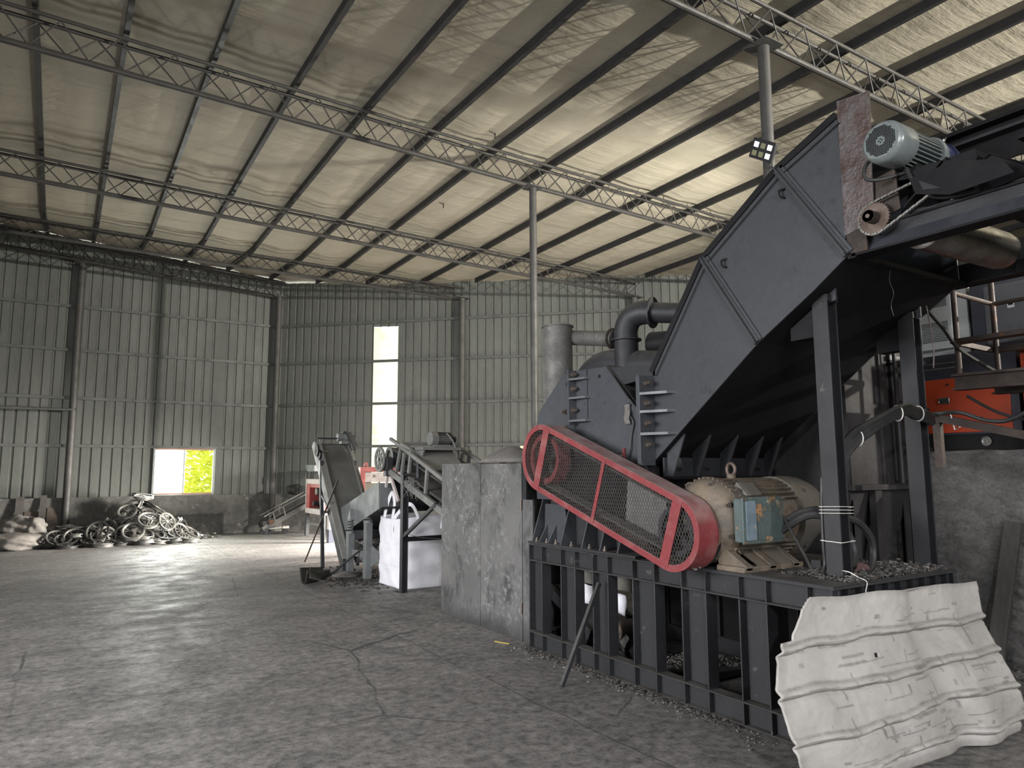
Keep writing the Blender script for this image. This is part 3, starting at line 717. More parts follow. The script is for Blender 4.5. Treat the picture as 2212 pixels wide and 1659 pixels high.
# lower frame with tapered gussets standing on the base
MB().box(3.93, 5.05, 4.25, 5.55, FT + 0.01, 1.34).put('pedestal', M['dark'], cr)
MB().box(3.74, 5.06, 4.18, 5.66, FT + 0.002, FT + 0.022).put('foot_plate', M['frame'], cr)
for y0, y1 in ((5.44, 5.56), (5.28, 5.34)):
    pass
def gusset(y, dy=0.014, x0=3.755, z1=1.34, top=0.05):
    MB().prism([(x0, FT + 0.022), (x0 + 0.02, FT + 0.022), (3.93, FT + 0.022), (3.93, z1), (3.93 - top, z1)], 'y', y, y + dy).put('gusset', M['crusher'], cr)
for y in (5.60, 5.16, 4.86, 4.62, 4.40): gusset(y)
for y in (5.50, 5.36): gusset(y, 0.014, 3.76, 1.20, 0.02)
m = MB(); m.prism([(5.56, FT + .02), (5.54, 1.3), (5.24, 1.3), (5.16, FT + .02)], 'x', 3.86, 3.875); m.put('web_plate', M['crusher'], cr)
for y in (5.58, 5.42, 5.28, 5.05, 4.8, 4.6):
    MB().bolt((3.79, y, FT + 0.022), (0, 0, 1), 0.012, 0.02).put('bolt', M['bolt'], cr)
# bracket with ribs and bolts at the middle of the side plate
MB().box(3.755, 3.85, 5.012, 5.035, 2.00, 2.485).put('flange', M['crusher'], cr)
MB().box(3.838, 3.85, 4.86, 5.012, 2.02, 2.48).put('flange_backing', M['crusher'], cr)
for z in (2.40, 2.235, 2.035):
    MB().prism([(3.755, 5.012), (3.85, 5.012), (3.85, 4.82), (3.80, 4.84)], 'z', z - 0.009, z + 0.009).put('rib', M['crusher'], cr)
for z in (2.445, 2.32, 2.13):
    MB().bolt((3.80, 5.012, z), (0, -1, 0), 0.017, 0.026).put('bolt', M['bolt'], cr)
for y, z in ((5.185, 2.13), (5.34, 1.98), (5.195, 1.985)):
    MB().bolt((3.85, y, z), (-1, 0, 0), 0.017, 0.026).put('bolt', M['bolt'], cr)
for y, z in ((5.16, 2.38), (4.70, 2.40)):
    MB().cyl((3.846, y, z), (3.8495, y, z), 0.017, 12).put('eye_hole', M['black'], cr)
# sloping top plate between the crusher and the chute, dusty
MB().hexa([(3.88, 4.62, 2.475), (5.04, 4.62, 2.475), (5.04, 4.18, 2.03), (3.88, 4.18, 2.03), (3.88, 4.63, 2.49), (5.04, 4.63, 2.49), (5.04, 4.19, 2.05), (3.88, 4.19, 2.05)]).put('top_plate', M['dark'], cr)
MB().hexa([(3.90, 4.50, 2.30), (5.0, 4.50, 2.30), (5.0, 4.08, 2.34), (3.90, 4.08, 2.34), (3.90, 4.62, 2.47), (5.0, 4.62, 2.47), (5.0, 4.08, 2.42), (3.90, 4.08, 2.42)]).put('inlet_plate', M['dark'], cr)
MB().tube(bez([(3.84, 4.33, 2.14), (3.83, 4.31, 2.05), (3.835, 4.27, 1.98), (3.84, 4.30, 1.88), (3.83, 4.31, 1.78), (3.84, 4.335, 1.70)], 5), 0.007, 6).put('wire', M['rubber'], cr)
m = MB(); m.grid(lambda u, v: (3.825 + .012 * math.sin(8 * u), 4.36 - .06 * v + .01 * math.sin(9 * u), 2.13 - .16 * u), 8, 4); m.put('rag', M['dustheap'], cr, solid=0.012)

# ---- feed chute
ch = thing('feed_chute', 'long grey steel feed chute bending up from the crusher on two legs', 'chute', (4.55, 2.7, FT + 0.01))
CX0, CX1 = 3.90, 5.20
P_ = [(4.145, 1.65), (4.106, 2.364), (3.541, 3.134), (2.876, 3.566), (2.436, 3.746), (2.421, 2.872), (2.654, 2.712), (3.095, 2.446)]
MB().prism(P_, 'x', CX0, CX0 + 0.012).put('side_panel', M['chute'], ch, bev=0.002)
MB().prism(P_, 'x', CX1 - 0.012, CX1).put('side_panel', M['chute'], ch)
low = [(4.145, 1.65), (3.095, 2.446), (2.654, 2.712), (2.421, 2.872)]
m = MB()
for (a, b), (c, d) in zip(low, low[1:]):
    m.hexa([(CX0 + .012, a, b), (CX1 - .012, a, b), (CX1 - .012, c, d), (CX0 + .012, c, d), (CX0 + .012, a, b + .012), (CX1 - .012, a, b + .012), (CX1 - .012, c, d + .012), (CX0 + .012, c, d + .012)])
m.put('bottom_panel', M['black'], ch)
top = [(4.106, 2.364), (3.541, 3.134), (2.876, 3.566), (2.436, 3.746)]
m = MB()
for (a, b), (c, d) in zip(top, top[1:]):
    m.hexa([(CX0 + .012, a, b - .012), (CX1 - .012, a, b - .012), (CX1 - .012, c, d - .012), (CX0 + .012, c, d - .012), (CX0 + .012, a, b), (CX1 - .012, a, b), (CX1 - .012, c, d), (CX0 + .012, c, d)])
m.put('top_panel', M['black'], ch)
# black lip along the upper edge, welded angle seams on the side
for (a, b), (c, d) in zip(top, top[1:]):
    n = V((0, -(d - b), c - a)).normalized(); n = n if n.z > 0 else -n
    p = V((CX0 - 0.012, a, b)); q = V((CX0 - 0.012, c, d))
    MB().hexa([p - n * 0.012, p + V((.05, 0, 0)) - n * 0.012, p + V((.05, 0, 0)) + n * .035, p + n * .035, q - n * 0.012, q + V((.05, 0, 0)) - n * 0.012, q + V((.05, 0, 0)) + n * .035, q + n * .035]).put('lip', M['black'], ch)
    MB().tube([p + V((-.002, 0, 0)) - n * 0.055, q + V((-.002, 0, 0)) - n * 0.055], 0.004, 6).put('edge_wire', M['black'], ch)
for p, q in (((2.876, 3.566), (2.421, 2.872)), ((3.541, 3.134), (3.095, 2.446))):
    MB().angle((CX0 - .004, *p), (CX0 - .004, *q), 0.045, 0.008, (0, -0.83, 0.55), (-1, 0, 0)).put('seam_angle', M['chute'], ch)
    MB().beam((CX0 - .012, p[0], p[1]), (CX0 - .012, q[0], q[1]), 0.05, 0.02, (1, 0, 0)).put('seam_bar', M['chute'], ch, bev=0.004)
for y, z in ((3.33, 3.08), (2.83, 3.42)):
    MB().tube(bez([(CX0 - .002, y, z), (CX0 - .03, y + .02, z - .01), (CX0 - .03, y + .015, z - .05), (CX0 - .002, y, z - .06)], 4), 0.008, 6).put('hook', M['black'], ch)
# end frame of the mouth
MB().beam((CX0 + .045, 2.425, 3.73), (CX0 + .045, 2.41, 2.86), 0.03, 0.05, (1, 0, 0)).put('mouth_edge', M['dark'], ch)
MB().beam((CX0, 2.40, 2.86), (CX1, 2.40, 2.86), 0.05, 0.03).put('mouth_edge', M['black'], ch)
# bolted flange towards the crusher
MB().box(3.748, 3.90, 4.10, 4.14, 1.64, 2.335).put('flange', M['crusher'], ch, bev=0.003)
for z in (2.19, 2.05, 1.88):
    MB().prism([(3.75, 4.10), (3.90, 4.10), (3.90, 3.87), (3.84, 3.90)], 'z', z - 0.010, z + 0.010).put('rib', M['crusher'], ch)
for z in (2.275, 2.12, 1.965, 1.80):
    MB().bolt((3.815, 4.10, z), (0, -1, 0), 0.017, 0.026).put('bolt', M['bolt'], ch)
# lower flange with triangular gussets and bolts
MB().box(3.93, 5.12, 4.035, 4.055, 1.555, 1.70).put('lower_flange', M['dark'], ch)
MB().box(3.93, 5.12, 3.93, 4.06, 1.535, 1.556).put('lower_flange_edge', M['black'], ch)
for x in (3.965, 4.24, 4.55, 4.86, 5.10):
    MB().prism([(4.035, 1.556), (4.035, 1.76), (3.86, 1.885), (3.845, 1.87), (3.98, 1.556)], 'x', x - 0.007, x + 0.007).put('gusset', M['chute'] if x < 4 else M['dark'], ch)
for x in (4.07, 4.38, 4.70, 4.98):
    MB().bolt((x, 4.035, 1.62), (0, -1, 0), 0.016, 0.022).put('bolt', M['frame'], ch)
# two legs
for x0, m_ in ((4.02, 'frame'), (5.0, 'frame')):
    m = MB()
    m.hbeam((x0 + .05, 2.71, FT + 0.01), (x0 + .05, 2.71, 2.66), 0.11, 0.10, 0.009, (1, 0, 0))
    m.put('leg', M['frame'], ch, bev=0.002)
    MB().prism([(2.77, 2.63), (2.79, 2.50), (2.79, 2.64), (2.65, 2.735), (2.62, 2.735), (2.62, 2.66)], 'x', x0 + .04, x0 + .055).put('bracket', M['chute'], ch)
    MB().box(x0 - .005, x0 + .105, 2.65, 2.77, 2.655, 2.70).put('leg_cap', M['frame'], ch)
    MB().prism([(2.765, 2.44), (2.93, 2.44), (2.93, 2.52), (2.765, 2.62)], 'x', x0 + .0, x0 + .10).put('bracket', M['black'], ch)
m = MB()
for k in range(3):
    m.tube([(4.0 + .002 * k, 2.64, 0.0 + 1.34 + .02 * k), (4.14, 2.64, 1.335 + .02 * k), (4.14, 2.78, 1.34), (4.0, 2.78, 1.335 + .02 * k), (4.0 + .002 * k, 2.64, 1.34 + .02 * k)], 0.002, 5)
m.put('string_tie', M['white'], ch)
MB().tube([(4.0, 2.64, 1.165), (4.14, 2.64, 1.17), (4.14, 2.78, 1.17), (4.0, 2.78, 1.17), (4.0, 2.64, 1.165)], 0.0025, 5).put('string_tie', M['white'], ch)
# hanging threads under the chute
MB().tube(bez([(4.35, 2.42, 2.86), (4.34, 2.43, 2.78), (4.36, 2.42, 2.70), (4.34, 2.43, 2.62), (4.345, 2.42, 2.55)], 6), 0.0015, 5).put('hanging_thread', M['mesh'], ch)

# ---- pipes behind the crusher
t = thing('exhaust_pipe', 'short upright galvanised pipe with ragged top behind the crusher', 'pipe', (4.36, 6.0, 1.3))
MB().pipe((4.36, 6.0, 1.3), (4.36, 6.0, 3.115), 0.155, 0.008, 32).put('shaft', M['galv'], t)
m = MB(); m.lathe([(0, .155), (0, .168), (.014, .168), (.014, .155)], (4.36, 6.0, 3.10), (0, 0, 1), 32, closed=True); m.put('rim', M['galv'], t)
t = thing('extraction_pipe', 'dark extraction ducting with flanged elbow behind the feed chute', 'pipe', (4.6, 5.3, 2.45))
MB().tube([(4.50, 5.96, 3.0), (4.55, 5.60, 2.94), (4.6, 5.38, 2.905)], 0.078, 20).put('branch_pipe', M['galv'], t)
MB().lathe([(0, .08), (0, .105), (.016, .105), (.016, .08)], (4.59, 5.40, 2.91), (0.1, -1, -.15), 24, closed=True).put('flange', M['bolt'], t)
MB().tube(bez([(4.6, 5.20, 2.58), (4.6, 5.20, 2.86), (4.6, 5.20, 2.96), (4.62, 5.15, 3.07), (4.66, 5.05, 3.11), (4.72, 4.93, 3.10)], 6), 0.115, 24).put('elbow', M['dark'], t)
MB().lathe([(0, .11), (0, .15), (.014, .15), (.014, .11)], (4.6, 5.20, 2.855), (0, 0, 1), 28, closed=True).put('flange', M['dark'], t)
MB().lathe([(0, .11), (0, .15), (.016, .15), (.016, .11)], (4.71, 4.945, 3.10), (.45, -1, -.1), 28, closed=True).put('flange', M['dark'], t)
MB().tube([(4.72, 4.93, 3.10), (4.95, 4.45, 3.02), (5.2, 3.9, 2.92)], 0.098, 24).put('duct', M['dark'], t)
MB().tube(bez([(4.62, 5.86, 2.42), (4.62, 5.83, 2.52), (4.62, 5.70, 2.62), (4.62, 5.5, 2.66), (4.66, 5.2, 2.62), (4.75, 4.7, 2.56), (4.9, 4.2, 2.52)], 6), 0.145, 28).put('main_duct', M['dark'], t)
MB().tube([(4.85, 5.1, 2.83), (5.0, 4.4, 2.78), (5.1, 3.9, 2.74)], 0.12, 24).put('duct', M['black'], t)

# ---- red belt guard with pulleys and belts behind its mesh
gd = thing('belt_guard', 'red oblong belt guard with diamond mesh front and three straps', 'guard', (3.6, 4.3, FT))
GX0, GX1 = 3.50, 3.685
CA, RA = V((5.085, 1.715)), 0.282          # upper wheel end (y, z), radius
CB, RB = V((3.555, 1.185)), 0.252          # lower motor end
ax = (CB - CA); L = ax.length; ax /= L; nn = V((ax.y, -ax.x)) if False else V((-ax.y, ax.x))
nn = nn if nn.y > 0 else -nn
phi = math.asin((RA - RB) / L)
def outline(d, n=20):
    """stadium outline grown by d, as (y, z) points"""
    pts = []
    a0 = math.atan2(nn.y, nn.x)
    sgn = 1 if (V((math.cos(a0 + .1), math.sin(a0 + .1))).dot(ax) < 0) else -1
    for i in range(n + 1):
        a = a0 + sgn * (PI * i / n); pts.append((CA.x + math.cos(a) * (RA + d), CA.y + math.sin(a) * (RA + d)))
    for i in range(n + 1):
        a = a0 + sgn * (PI + PI * i / n); pts.append((CB.x + math.cos(a) * (RB + d), CB.y + math.sin(a) * (RB + d)))
    return pts
def ringplate(m, o, i, x0, x1):
    n = len(o)
    ov = [[m.bm.verts.new((x, *p)) for p in o] for x in (x0, x1)]; iv = [[m.bm.verts.new((x, *p)) for p in i] for x in (x0, x1)]
    for k in range(n):
        q = (k + 1) % n
        m.bm.faces.new((ov[0][k], ov[0][q], iv[0][q], iv[0][k])); m.bm.faces.new((ov[1][k], iv[1][k], iv[1][q], ov[1][q]))
        m.bm.faces.new((ov[0][k], ov[1][k], ov[1][q], ov[0][q])); m.bm.faces.new((iv[0][k], iv[0][q], iv[1][q], iv[1][k]))
    return m
ringplate(MB(), outline(0), outline(-0.006), GX0, GX1).put('band', M['red'], gd)
ringplate(MB(), outline(0.004), outline(-0.042), GX0 - 0.004, GX0 + 0.004).put('front_rim', M['red'], gd, bev=0.0015)
def strap(c, w, half, name='strap'):
    d = V((ax.x, ax.y)); s = V((nn.x, nn.y))
    q = [c + d * (i * w / 2) + s * (j * half) for (i, j) in ((-1, -1), (1, -1), (1, 1), (-1, 1))]
    MB().hexa([(GX0 - 0.008, *p) for p in q] + [(GX0 - 0.004, *p) for p in q]).put(name, M['red'], gd)
strap(CA + ax * 0.015, 0.085, RA - .012); strap(CA + ax * (L * 0.505), 0.035, 0.255); strap(CB - ax * 0.0, 0.085, RB - .012)
def inside(p, d=-0.04):
    t = min(max((p - CA).dot(ax), 0), L); r = lerp(RA, RB, t / L) + d
    return (p - (CA + ax * t)).length < r
m = MB()
e1 = V((0.50, 1.0)).normalized(); e2 = V((-0.50, 1.0)).normalized()
for d, o in ((e1, V((1, 0))), (e2, V((1, 0)))):
    for i in range(-80, 160):
        base_p = V((4.3, 1.45)) + o * (0.0265 * (i - 40))
        run = None
        for k in range(-110, 111):
            p = base_p + d * (k * 0.01)
            if inside(p):
                if run is None: run = p
                last = p
            elif run is not None:
                if (last - run).length > .02: m.beam((GX0 + .004, *run), (GX0 + .004, *last), 0.0028, 0.0028, (1, 0, 0))
                run = None
m.put('wire_mesh', M['mesh'], gd)
MB().prism(outline(-.008), 'x', 3.716, 3.72).put('back_plate', M['black'], gd)  # black sheet added so the space behind the mesh stays dark
# bracket rod tying the guard to the crusher
MB().tube([(3.52, 4.44, 1.775), (3.80, 4.41, 1.72), (3.84, 4.395, 1.72)], 0.008, 6).put('tie_rod', M['red'], gd)
MB().box(3.825, 3.845, 4.385, 4.40, 1.70, 1.78).put('rod_bracket', M['red'], gd)

def pulley(y, z, r, x0, x1, grooves, label, mt, rim_red=False):
    t = thing('belt_pulley', label, 'pulley', (x0, y, z))
    prof = [(0, r * .80), (0, r)]
    g = (x1 - x0) / grooves
    for k in range(grooves):
        prof += [(g * (k + .15), r), (g * (k + .5), r - 0.016), (g * (k + .85), r)]
    prof += [(x1 - x0, r), (x1 - x0, r * .80)]
    MB().lathe(prof, (x0, y, z), (1, 0, 0), 40, closed=True).put('rim', M['red'] if rim_red else M['dark'], t)
    m = MB()
    for k in range(5):
        a = 2 * PI * k / 5 + .3
        m.beam((x0 + .04, y + math.cos(a) * r * .15, z + math.sin(a) * r * .15), (x0 + .04, y + math.cos(a) * r * .86, z + math.sin(a) * r * .86), 0.05, 0.03, (1, 0, 0))
    m.put('spokes', M['dark'], t)
    MB().cyl((x0 - .01, y, z), (x1 + .12, y, z), r * .22, 20).put('hub', M['sprocket'], t)
pulley(CA.x + .005, CA.y - .01, 0.215, 3.54, 3.66, 5, 'large pulley with red rim inside the upper end of the guard', None, True)
pulley(CB.x, CB.y + .01, 0.165, 3.54, 3.66, 5, 'smaller dark motor pulley inside the lower end of the guard', None)
for k in range(5):
    x = 3.552 + .024 * k
    r0, r1 = 0.212, 0.162
    pa, pb = CA + V((.005, -.01)), CB + V((0, .01))
    pts = []
    a0 = math.atan2(nn.y, nn.x); sg = 1 if (V((math.cos(a0 + .1), math.sin(a0 + .1))).dot(ax) < 0) else -1
    for i in range(15): a = a0 + sg * PI * i / 14; pts.append((x, pa.x + math.cos(a) * r0, pa.y + math.sin(a) * r0))
    for i in range(15): a = a0 + sg * (PI + PI * i / 14); pts.append((x, pb.x + math.cos(a) * r1, pb.y + math.sin(a) * r1))
    tag(MB().tube(pts, 0.0085, 6, closed=True).put('drive_belt', M['belt']), 'dusty black drive belt looped over both pulleys inside the red guard', 'belt', 'drive belts inside the red guard')
m = MB(); m.prism([(4.25, 1.08), (4.19, 1.64), (3.80, 1.52), (3.78, 1.12)], 'x', 3.70, 3.712)
tag(m.put('backing_plate', mat('pale_grey_plate', (0.17, 0.163, 0.163), (0.12, 0.115, 0.113), 6, 0.6, 0.1, 0.2, 30)), 'pale grey plate seen through the middle of the guard mesh', 'plate')
m = MB(); m.chips(70, lambda: (rnd.uniform(3.53, 3.66), rnd.uniform(3.42, 3.66), 0.955 + abs(rnd.gauss(0, .012))), 0.016)
tag(m.put('guard_litter', M['litterpale']), 'scraps caught in the bottom of the red guard', 'litter', kind='stuff')

# ================================================================ big rusty electric motor on the base
MY, MZ = 3.50, 1.262
mo = thing('electric_motor', 'large rusty beige electric motor with teal terminal box beside the red guard', 'motor', (4.2, MY, FT + 0.01))
MB().cyl((3.80, MY, MZ), (4.46, MY, MZ), 0.245, 40).put('body', M['motor'], mo)
for k in range(44):                                                   # long cooling fins, none where the terminal box and feet sit
    a = 2 * PI * k / 44
    if abs(((a - PI) + PI) % (2 * PI) - PI) < 0.55 or abs(((a - 1.5 * PI) + PI) % (2 * PI) - PI) < 0.5: continue
    c, s_ = math.cos(a), math.sin(a)
    MB().beam((3.83, MY + c * .262, MZ + s_ * .262), (4.45, MY + c * .262, MZ + s_ * .262), 0.007, 0.045, (0, c, s_)).put('fin', M['motor'], mo)
MB().lathe([(0, 0.06), (0, .18), (.02, .235), (.05, .27), (.095, .285), (.125, .285), (.125, .24)], (3.70, MY, MZ), (1, 0, 0), 48).put('end_bell', M['motor'], mo)
for k in range(8):
    a = 2 * PI * k / 8 + .35
    MB().bolt((3.745, MY + math.cos(a) * .262, MZ + math.sin(a) * .262), (-1, 0, 0), .012, .018).put('bolt', M['bolt'], mo)
for k in range(18):                                                   # short comb of fins around the drive end
    a = PI * (0.10 + 0.80 * k / 17)
    c, s_ = math.cos(a), math.sin(a)
    MB().beam((3.79, MY + c * .275, MZ + s_ * .275), (3.845, MY + c * .275, MZ + s_ * .275), 0.012, 0.04, (0, c, s_)).put('end_fin', M['motor'], mo)
for a in (2.45, 3.95):
    c, s_ = math.cos(a), math.sin(a)
    MB().hexa([(3.80, MY + c * .25 - s_ * .05 * i, MZ + s_ * .25 + c * .05 * i) for i in (-1, 1)] [0:1] * 0 or [(3.80 + dx, MY + c * (.24 + h) - s_ * w, MZ + s_ * (.24 + h) + c * w) for h in (0, .05) for (dx, w) in ((0, -.05), (.09, -.05), (.09, .05), (0, .05))]).put('lug', M['motor'], mo, bev=0.006)
    for w in (-.025, .025):
        MB().bolt((3.845, MY + c * .29 - s_ * w, MZ + s_ * .29 + c * w), (0, c, s_), .010, .014).put('bolt', M['bolt'], mo)
# fan cowl at the far end, dented
cw = MB(); cw.lathe([(0, 0.27), (0, .292), (.10, .296), (.22, .292), (.31, .265), (.35, .20), (.36, .05)], (4.46, MY, MZ), (1, 0, 0), 48)
for v in cw.bm.verts:
    d = (v.co - V((4.75, MY - .20, MZ - .18))).length
    if d < .16: v.co += V((-.02, .05, .04)) * (1 - d / .16)
cw.put('fan_cowl', M['motorgrey'], mo)
MB().bolt((4.55, MY - .22, MZ + .19), (0, -.75, .65), .012, .012).put('bolt', M['bolt'], mo)
MB().bolt((4.55, MY - .22, MZ - .19), (0, -.75, -.65), .012, .012).put('bolt', M['bolt'], mo)
# terminal box on the side facing the deck edge
MB().hexa([(3.80, MY - .19, 1.17), (4.08, MY - .19, 1.17), (4.08, MY - .19, 1.40), (3.80, MY - .19, 1.40), (3.75, 3.20, 1.15), (4.09, 3.20, 1.15), (4.09, 3.20, 1.415), (3.75, 3.20, 1.415)]).put('terminal_neck', M['motor'], mo, bev=0.008)
tb = MB().box(3.71, 4.095, 3.13, 3.20, 1.14, 1.42).put('terminal_box', M['tealbox'], mo, bev=0.008)
lid = MB().box(3.70, 4.105, 3.115, 3.13, 1.132, 1.428).put('lid', M['tealbox'], tb, bev=0.004)
MB().box(3.725, 3.82, 3.108, 3.115, 1.155, 1.405).put('lid_panel', M['bluebox'], tb, bev=0.002)
MB().box(3.835, 4.085, 3.108, 3.115, 1.155, 1.405).put('lid_panel', M['tealbox'], tb, bev=0.002)
for x in (3.715, 4.09):
    for z in (1.145, 1.415):
        MB().bolt((x, 3.115, z), (0, -1, 0), .008, .012).put('bolt', M['bolt'], tb)
# raised nameplate pad, feet, lifting eye
MB().hexa([(3.90 + dx, MY + math.cos(2.35) * (.25 + h) - math.sin(2.35) * w, MZ + math.sin(2.35) * (.25 + h) + math.cos(2.35) * w) for h in (0, .055) for (dx, w) in ((0, -.06), (.16, -.06), (.16, .06), (0, .06))]).put('name_plate', M['motorgrey'], mo, bev=0.005)
for s in (-1, 1):
    yo = MY + s * .36; yi = MY + s * .13
    for x0, x1 in ((3.745, 3.80), (3.98, 4.03), (4.22, 4.27)):
        MB().prism([(yo, .965), (yo, .99), (yi + s * .06, 1.09), (yi, 1.06), (yi, .965)], 'x', x0, x1).put('foot_web', M['motor'], mo)
    MB().box(3.72, 4.32, min(yo, yi), max(yo, yi), FT + .012, .985).put('foot', M['motor'], mo, bev=0.008)
    MB().hexa([(3.88, yo + -s * .005, .985), (4.22, yo - s * .005, .985), (4.22, yi + s * .05, 1.08), (3.88, yi + s * .05, 1.08), (3.88, yo - s * .03, .985), (4.22, yo - s * .03, .985), (4.22, yi + s * .02, 1.08), (3.88, yi + s * .02, 1.08)]).put('foot_web', M['motor'], mo)
MB().box(3.74, 4.34, 3.10, 3.26, FT + .010, FT + .013).put('shim', M['dark'], mo)
MB().cyl((4.05, MY, MZ + .27), (4.05, MY, MZ + .305), .032, 18).put('eye_base', M['motor'], mo)
MB().tube([(4.05 + .001, MY + math.cos(2 * PI * k / 20) * .036, MZ + .345 + math.sin(2 * PI * k / 20) * .042) for k in range(20)], .013, 10, closed=True).put('lifting_eye', M['sprocket'], mo)
MB().cyl((3.66, MY, MZ - .06), (3.72, MY, MZ - .02), .04, 16).put('shaft', M['sprocket'], mo)

# ---- cables around the motor and leg
def cable(pts, r, label, mt='rubber', grp=None, n=8, name='cable', cat='cable'):
    return tag(MB().tube(bez(pts, 8), r, n).put(name, M[mt]), label, cat, grp)
cable([(4.08, 3.12, 1.20), (4.10, 2.98, 1.29), (4.12, 2.90, 1.315), (4.16, 2.84, 1.30), (4.22, 2.80, 1.305), (4.36, 2.76, 1.27), (4.46, 2.74, 1.17), (4.48, 2.74, 1.07), (4.42, 2.72, .985), (4.30, 2.68, .965), (4.2, 2.64, .965)], .024, 'thick black cable looping from the terminal box behind the front chute leg, larger loop')
cable([(4.10, 3.13, 1.25), (4.14, 3.02, 1.32), (4.20, 2.92, 1.345), (4.26, 2.86, 1.33), (4.30, 2.84, 1.27), (4.36, 2.82, 1.18), (4.38, 2.80, 1.09), (4.33, 2.78, 1.00), (4.25, 2.76, .965)], .023, 'thick black cable of the smaller inner loop behind the front chute leg')
cable([(4.10, 3.12, 1.30), (4.06, 3.04, 1.22), (4.02, 2.92, 1.08), (3.985, 2.83, .975), (4.02, 2.80, .962)], .010, 'thin grey cable slanting from the terminal box down to the deck')
cable([(4.02, 2.80, .965), (4.06, 2.80, 1.02), (4.05, 2.795, 1.15), (4.055, 2.795, 1.35), (4.07, 2.795, 1.55)], .014, 'ribbed black conduit tied up the back of the front chute leg')
for k, dz in enumerate((0.0, .045, -.03)):
    cable([(4.16 + .01 * k, 2.77, 1.45 + dz), (4.17, 2.73 - .01 * k, 1.66 + dz), (4.24, 2.68, 1.78 + dz), (4.42, 2.62, 1.89 + dz * .6), (4.66, 2.58, 1.985 + dz * .5), (4.82, 2.60, 1.975 + dz * .6), (5.0, 2.615, 1.955 + dz * .6), (5.16, 2.66, 1.94 + dz * .4)], .025,
          ['top cable of the tied bundle arching between the chute legs', 'middle cable of the tied bundle arching between the chute legs', 'lowest cable of the tied bundle arching between the chute legs'][k], grp='bundled cables between the chute legs')
for (x, y, z), nm in (((4.27, 2.67, 1.80), 'left'), ((4.60, 2.59, 1.965), 'middle'), ((4.87, 2.60, 1.975), 'right')):
    tag(MB().tube([(x + .012 * math.sin(a * .5), y + math.cos(a) * .036, z + math.sin(a) * .050) for a in [k * PI / 8 for k in range(17)]], .004, 5).put('string_tie', M['white']), 'white string tied round the cable bundle, %s of the three ties' % nm, 'string')
cable([(4.02, 2.66, 1.0), (4.05, 2.63, .99), (4.06, 2.58, .965), (4.04, 2.52, .95), (4.0, 2.505, .90), (3.98, 2.495, .84)], .003, 'thin wire running from the front leg down to the leaning sheet', 'white', n=5, name='wire', cat='wire')
m = MB(); m.grid(lambda u, v: (4.22 + .1 * u + .02 * math.sin(7 * v), 2.66 + .06 * v, .955 + .06 * math.sin(3.1 * v) * math.sin(3.1 * u) + .015 * math.sin(19 * u)), 8, 8)
tag(m.put('red_rag', mat('dark_red_rag', (0.10, 0.05, 0.05), (0.06, 0.035, 0.035), 12, 0.9), solid=.01), 'crumpled dark red rag on the deck behind the front leg', 'rag')
t = thing('jack_handle', 'short dark steel clamp lying on the deck behind the motor', 'clamp', (4.5, 3.0, FT + .02))
MB().beam((4.36, 3.05, .965), (4.58, 2.98, .965), .03, .035).put('bar', M['dark'], t); MB().box(4.33, 4.39, 3.02, 3.09, .947, 1.0).put('head', M['dark'], t)

# ================================================================ feed conveyor above: beams, plate, sprocket, chain, gearmotor, roller
fc = thing('feed_conveyor', 'black steel feed conveyor frame over the chute mouth at upper right', 'conveyor', (4.5, 0.8, 2.85))
YB = -1.2
MB().prism([(3.965, 2.945), (3.977, 2.945), (3.977, 3.01), (3.965, 3.01)], 'y', YB, 2.40).put('near_beam', M['dark'], fc)
MB().prism([(3.918, 2.868), (3.930, 2.868), (3.977, 2.945), (3.965, 2.947)], 'y', YB, 2.40).put('sheen_lip', M['lip'], fc)  # sloped to catch light and paler, for the sheen on the beam
MB().box(3.90, 4.02, YB, 2.40, 2.855, 2.868).put('beam_flange', M['black'], fc)
MB().box(3.95, 4.03, YB, 2.40, 3.01, 3.022).put('beam_flange', M['black'], fc)
MB().prism([(2.245, 3.025), (2.43, 2.99), (2.43, 3.84), (2.225, 3.815)], 'x', 3.895, 3.907).put('side_plate', M['rust'], fc)
MB().prism([(2.30, 2.87), (2.43, 2.87), (2.43, 2.99), (2.30, 3.02)], 'x', 3.90, 3.912).put('side_plate_foot', M['brown'], fc)
MB().prism([(2.10, 3.06), (2.245, 3.025), (2.235, 3.28), (2.12, 3.30)], 'x', 3.915, 3.925).put('side_plate_wing', M['brown'], fc)
MB().box(4.88, 4.895, YB, 2.44, 3.52, 3.76).put('far_beam', M['black'], fc)
MB().box(4.80, 4.96, YB, 2.44, 3.76, 3.785).put('beam_flange', M['black'], fc)
MB().box(4.80, 4.90, YB, 2.44, 3.68, 3.70).put('beam_flange', M['dark'], fc)
MB().box(5.29, 5.31, YB, 2.55, 2.88, 3.03).put('far_side_beam', M['black'], fc)
MB().box(5.22, 5.34, YB, 2.55, 2.87, 2.882).put('beam_flange', M['black'], fc)
MB().box(4.03, 4.82, YB, 1.55, 3.27, 3.285).put('belt_bed', M['black'], fc)
MB().box(4.03, 5.29, YB, 1.75, 2.98, 2.99).put('return_pan', M['black'], fc)
for y in (1.55, 0.9):
    MB().beam((3.97, y, 3.0), (5.29, y, 3.0), .06, .06).put('cross_member', M['black'], fc)
MB().hexa([(3.99, 1.74, 3.17), (4.03, 1.60, 3.02), (4.22, 1.50, 3.0), (4.2, 1.62, 3.15), (3.99, 1.745, 3.195), (4.03, 1.60, 3.045), (4.22, 1.50, 3.025), (4.2, 1.625, 3.175)]).put('bracket', M['brown'], fc)
MB().prism([(1.72, 3.03), (1.74, 3.20), (1.66, 3.22), (1.45, 3.06)], 'x', 3.985, 3.997).put('bracket', M['black'], fc)
